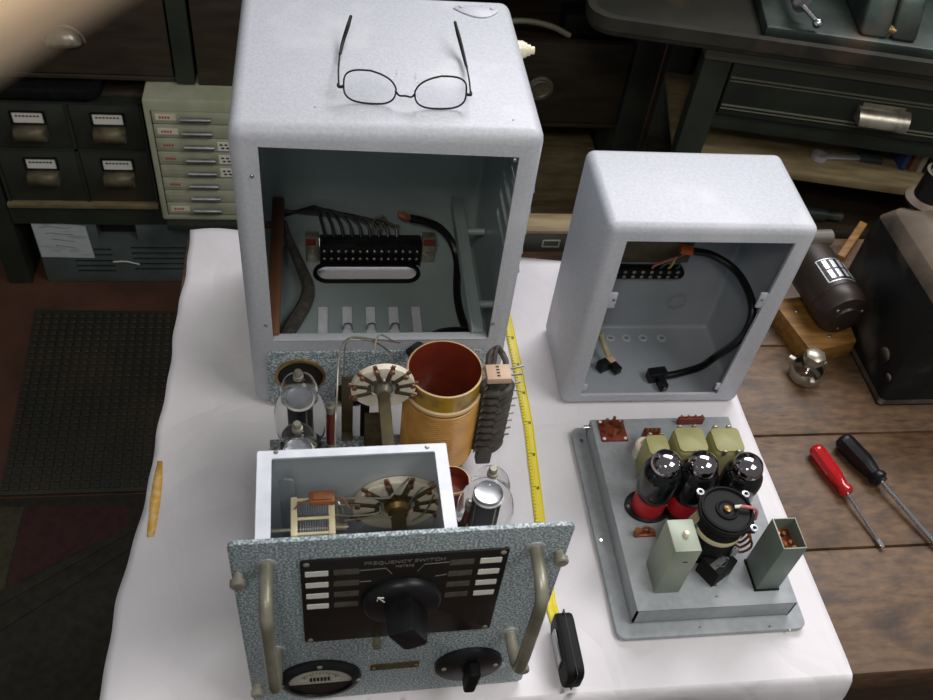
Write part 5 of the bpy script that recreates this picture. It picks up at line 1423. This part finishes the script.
q = MB(); q.box(pl_+.002, RX, -.004, .34, zs1-.018, zs1, .002); q.build('shelf', M_TAN, dk)
q = MB(); q.box(pl_, RX, .345, .353, .05, zt0-.02); q.build('back_panel', M_WOODD, dk)
zs2 = zs1-.16
q = MB(); q.box(pl_, RX, .045, .345, zs2-.02, zs2, .002); q.build('lower_shelf', M_WOODD, dk)
def on_desk(u, v, z):
    d = ray(u, v); zz = z-.80; return CAM+d*((zz-CAM.z)/d.z)
# spanner, steel block, folders
SHT = zs1
p = on_desk(819, 157, SHT+.004); r_ = on_desk(850, 158, SHT+.004)
wr = thing('spanner', 'short steel ring spanner on the desk shelf', 'spanner', (p.x, p.y, SHT-.80+.0005), math.atan2(r_.y-p.y, r_.x-p.x))
ln_ = (r_-p).length
q = MB(); q.ring(circ(0, 0, .0150, 28), circ(0, 0, .0092, 12)[:0]+circ(0, 0, .0092, 28), .011); q.build('ring_end', M_ALU, wr)
q = MB(); q.box(.013, ln_+.02, -.0062, .0062, .002, .008, .002); q.build('shank', M_ALU, wr)
p = on_desk(869, 160, SHT); q = MB(); q.box(-.022, .022, -.013, .013, 0, .012, .001); prop('steel_block', q, M_IRON, (p.x, p.y, SHT-.80+.0005), 'small dark steel block beside the ring spanner', 'metal block', DYAW)
p = on_desk(905, 172, SHT)
for k, (dx, m, lab) in enumerate(((.0, M_BLUE, 'blue folder standing at the right end of the desk shelf'), (.017, M_WOODR, 'brown booklet between the blue folder and the dark booklet'), (.032, M_SILK, 'thin pale booklet behind the brown booklet'), (.047, M_CARD, 'dark booklet rightmost on the desk shelf'))):
    q = MB(); q.box(-.005, .005, 0, .10, 0, .045, .001); o = q.build('folder' if k == 0 else 'booklet', m); o.location = (p.x+dx-.005, p.y+.004-dx*.2, SHT-.80+.0005); o.rotation_euler = (0, 0, DYAW+.12); tag(o, lab, 'folder' if k == 0 else 'booklet')
a = PP(772, 206, DO+n_*.10, n_); q = MB()
q.cyl((0, 0, .015), (.13, -.02, .015), .015, 20); q.cyl((.13, -.02, .015), (.165, -.0255, .015), .010, 16)
p = on_desk(790, 208, zs2+.016); prop('iron_bar', q, M_IRON, (p.x-.06, max(p.y, DO.y+.01), zs2-.80+.0005), 'dark round iron bar lying on the lower desk shelf', 'bar')
# ------------------------------------------------ machine on the desk
mc = thing('cast_iron_machine', 'green cast-iron machine with a crank on a wide tray above the desk', 'machine', (DO.x, DO.y, zt1-.80+.0005), DYAW)
def MS(u, v, off): return DS(u, v, off)
m0 = MS(590, 16, -.06)
q = MB(); t0 = m0.x; q.prism(rrect(t0, RX-.02, -.062, .35, .045), .018, None, .005); q.build('tray', M_TRAY, mc)
q = MB(); q.ring(rrect(t0-.004, RX-.016, -.066, .354, .047), rrect(t0+.010, RX-.03, -.052, .34, .040), .022, Matrix.Translation((0, 0, .012))); q.build('tray_rim', M_WOODR if False else M_TRAY, mc)
q = MB(); q.box(.03, RX-.06, -.030, .32, .018, .040, .004); q.build('base_plate', M_IRON, mc)
b0 = MS(868, 22, -.03).x; b1 = MS(925, 33, -.03).x
q = MB()
for xa, xb in ((b0, b0+.050), (b1-.045, b1)):
    t = bmesh.new(); pr_f = [(-.02, .04), (.16, .04), (.16, .15), (.06, .15), (.01, .10)]
    lo = [t.verts.new((xa, y, z)) for y, z in pr_f]; hi = [t.verts.new((xb, y, z)) for y, z in pr_f]
    t.faces.new(lo); t.faces.new(hi[::-1])
    for i in range(5): t.faces.new((lo[i], lo[(i+1) % 5], hi[(i+1) % 5], hi[i]))
    bmesh.ops.bevel(t, geom=t.edges[:], offset=.008, segments=3, profile=.5, affect='EDGES'); q.add(t)
q.box(b0+.02, b1-.02, .03, .14, .04, .13, .006); q.build('casting', M_IRON, mc)
q = MB(); q.cyl(((b0+b1)/2-.012, .0, .048), ((b0+b1)/2+.012, -.004, .05), .010, 12); q.box((b0+b1)/2-.020, (b0+b1)/2+.004, -.012, .008, .04, .047, .002); q.build('brass_nut', M_BRASS, mc)
ck = MS(812, 2, -.05); kb_ = MS(827, 11, -.055)
q = MB(); q.lathe([(.016, -.01), (.016, .006), (.010, .010), (0, .010)], 20, Matrix.Translation((ck.x, .0, .075)) @ Matrix.Rotation(PI/2, 4, 'X')); q.cyl((ck.x, 0.16, .075), (ck.x, .01, .075), .008, 12); q.box(ck.x-.03, ck.x+.03, .10, .16, .04, .09, .006); q.build('crank_shaft', M_STEEL, mc)
q = MB(); q.cyl((ck.x, -.012, .075), (ck.x+.026, -.020, .058), .0045, 10); q.sphere((ck.x+.030, -.026, .055), .0085, 12); q.build('crank_handle', M_CHROME, mc, 'bright steel crank handle')
# leaning board in the gap between cabinet and desk
q = MB(); q.prism([(-.03, 0), (.05, 0), (.052, .30), (.018, .52), (-.004, .52)], .014, UP(.007)); o = q.build('leaning_board', M_CARD); o.location = (.86, 1.00, -.80); o.rotation_euler = (-.16, 0, 0)
tag(o, 'dark narrow board leaning in the gap between wall cabinet and desk', 'board')

# ================================================================== photographer's fingertip at the lens corner
def CP(x, y, z): return CAM+RGT*x+DWN*y+FWD*z
A2 = (.857, -.516); N2 = (-.516, -.857); BASE = (-.0283, -.0272)
def HP(t, n, z): return CP(BASE[0]+A2[0]*t+N2[0]*n, BASE[1]+A2[1]*t+N2[1]*n, z)
def skin_obj(name, verts, edges, radii, mats, parent=None, root=0):
    me = bpy.data.meshes.new(name); c = verts[0]
    me.from_pydata([v-c for v in verts], edges, []); me.materials.append(mats)
    o = bpy.data.objects.new(name, me); COL.objects.link(o); o.location = c
    sk = o.modifiers.new('skin', 'SKIN'); sk.use_smooth_shade = True
    for i, r in enumerate(radii): me.skin_vertices[0].data[i].radius = (r, r)
    me.skin_vertices[0].data[root].use_root = True
    ss = o.modifiers.new('subsurf', 'SUBSURF'); ss.levels = 2; ss.render_levels = 2
    if parent: o.parent = parent
    return o
V = []; E_ = []; R_ = []
def add(p, r, par=None):
    V.append(p); R_.append(r)
    if par is not None: E_.append((par, len(V)-1))
    return len(V)-1
wrist = add(HP(-.200, .03, .075), .024)
arm = add(HP(-.30, .04, .10), .028, wrist)
palm = add(HP(-.150, .030, .072), .026, wrist)
for k, (n, dz, L, s_) in enumerate(((.0, 0.0, 1.0, 1), (.021, .004, 1.08, 1), (.041, .010, 1.0, 1), (.059, .018, .8, 1))):
    mc_ = add(HP(-.088, n, .066+dz), .0125, palm)
    curl = 0 if k == 0 else .022
    pip = add(HP(-.088+.046*L, n, .056+dz+curl*.3), .0100, mc_)
    dip = add(HP(-.088+.074*L*(1 if k == 0 else .9), n, .055+dz+curl), .0092, pip)
    tip = add(HP(-.088+.105*L*(1 if k == 0 else .78), n, .057+dz+curl*1.8), .0078, dip)
th0 = add(HP(-.150, -.012, .085), .0150, palm)
th1 = add(HP(-.112, -.032, .098), .0118, th0)
th2 = add(HP(-.085, -.040, .106), .0095, th1)
hand = skin_obj('hand', V, E_, R_, M_SKIN)
tag(hand, "blurred fingertip of the photographer's bare hand intruding before the dark cabinet", 'hand')

# ================================================================== unseen overhead board, added to shade the wall furniture and desk
struct(MB().box(-1.6, 2.4, 1.0, 2.3, .97, 1.03, .004).build('shade_board', M_WOODD))
# ------------------------------------------------ repeated small parts become parts of their own
SPL = dict(flange_screws='screw', end_brackets='end_bracket', red_tags='red_tag', terminal_screws='terminal_screw', handle_collars='handle_collar', plate_screws='screw',
    meter_screws='screw', plate_rivets='rivet', switch_screws='screw', rim_screws='screw', contact_clips='contact_clip', terminals='terminal', ceramic_segments='ceramic_segment',
    tie_rods='tie_rod', mica_spacers='mica_spacer', support_rods='support_rod', end_caps='end_cap', terminal_pins='terminal_pin', floor_eyelets='eyelet', flange_tabs='flange_tab',
    tab_screws='screw', side_fittings='side_fitting', plate_studs='stud', rivets='rivet', lid_lugs='lid_lug', tags='solder_tag', eyelets='eyelet', rating_labels='rating_label',
    nail_heads='nail', end_screws='screw', plate_fields='plate_field', lugs='lug', spring_clips='spring_clip', paint_chips='paint_chip', meter_marks='meter_mark', barriers='barrier', dents='dent', crystal_contacts='contact_cluster')
LOOSE = dict(copper_wires='copper_wire', tan_wires='tan_wire', hook_up_wires='hook_up_wire', bare_wires='bare_wire', index_lines='index_line', drawer_beading='beading', raised_ribs='raised_rib', wire_bundle='wire', striped_wire='striped_wire')
for o in list(bpy.data.objects):
    if o.type != 'MESH' or o.parent is None: continue
    k = o.name.split('.')[0]
    if k in SPL and k != 'crystal_contacts': split(o, SPL[k])
    elif k in LOOSE: split(o, LOOSE[k], False)

# ================================================================== light
def area(name, loc, target, sx, sy, power, col=(1, 1, 1)):
    l = bpy.data.lights.new(name, 'AREA'); l.shape = 'RECTANGLE'; l.size = sx; l.size_y = sy; l.energy = power; l.color = col
    o = bpy.data.objects.new(name, l); COL.objects.link(o); o.location = loc
    o.rotation_euler = (Vector(target)-Vector(loc)).to_track_quat('-Z', 'Y').to_euler(); return o
area('skylight', (1.35, 1.85, 2.5), (.35, .0, 0), 2.0, 1.2, 88, (1.0, .985, 1.0))
area('ceiling_lamp', (1.35, -.65, 1.95), (.5, -.1, 0), 1.0, .8, 20, (1.0, .98, .95))
area('hand_fill', (-.08, -1.15, 1.60), (.1, -.3, .5), .25, .25, 7.5, (1.0, .93, .82))  # unseen fill light, added to brighten the hand close to the lens
w = bpy.data.worlds.new('world'); SC.world = w; w.use_nodes = True
w.node_tree.nodes['Background'].inputs['Color'].default_value = (.90, .945, .94, 1); w.node_tree.nodes['Background'].inputs['Strength'].default_value = .21
SC.view_settings.exposure = 0.0
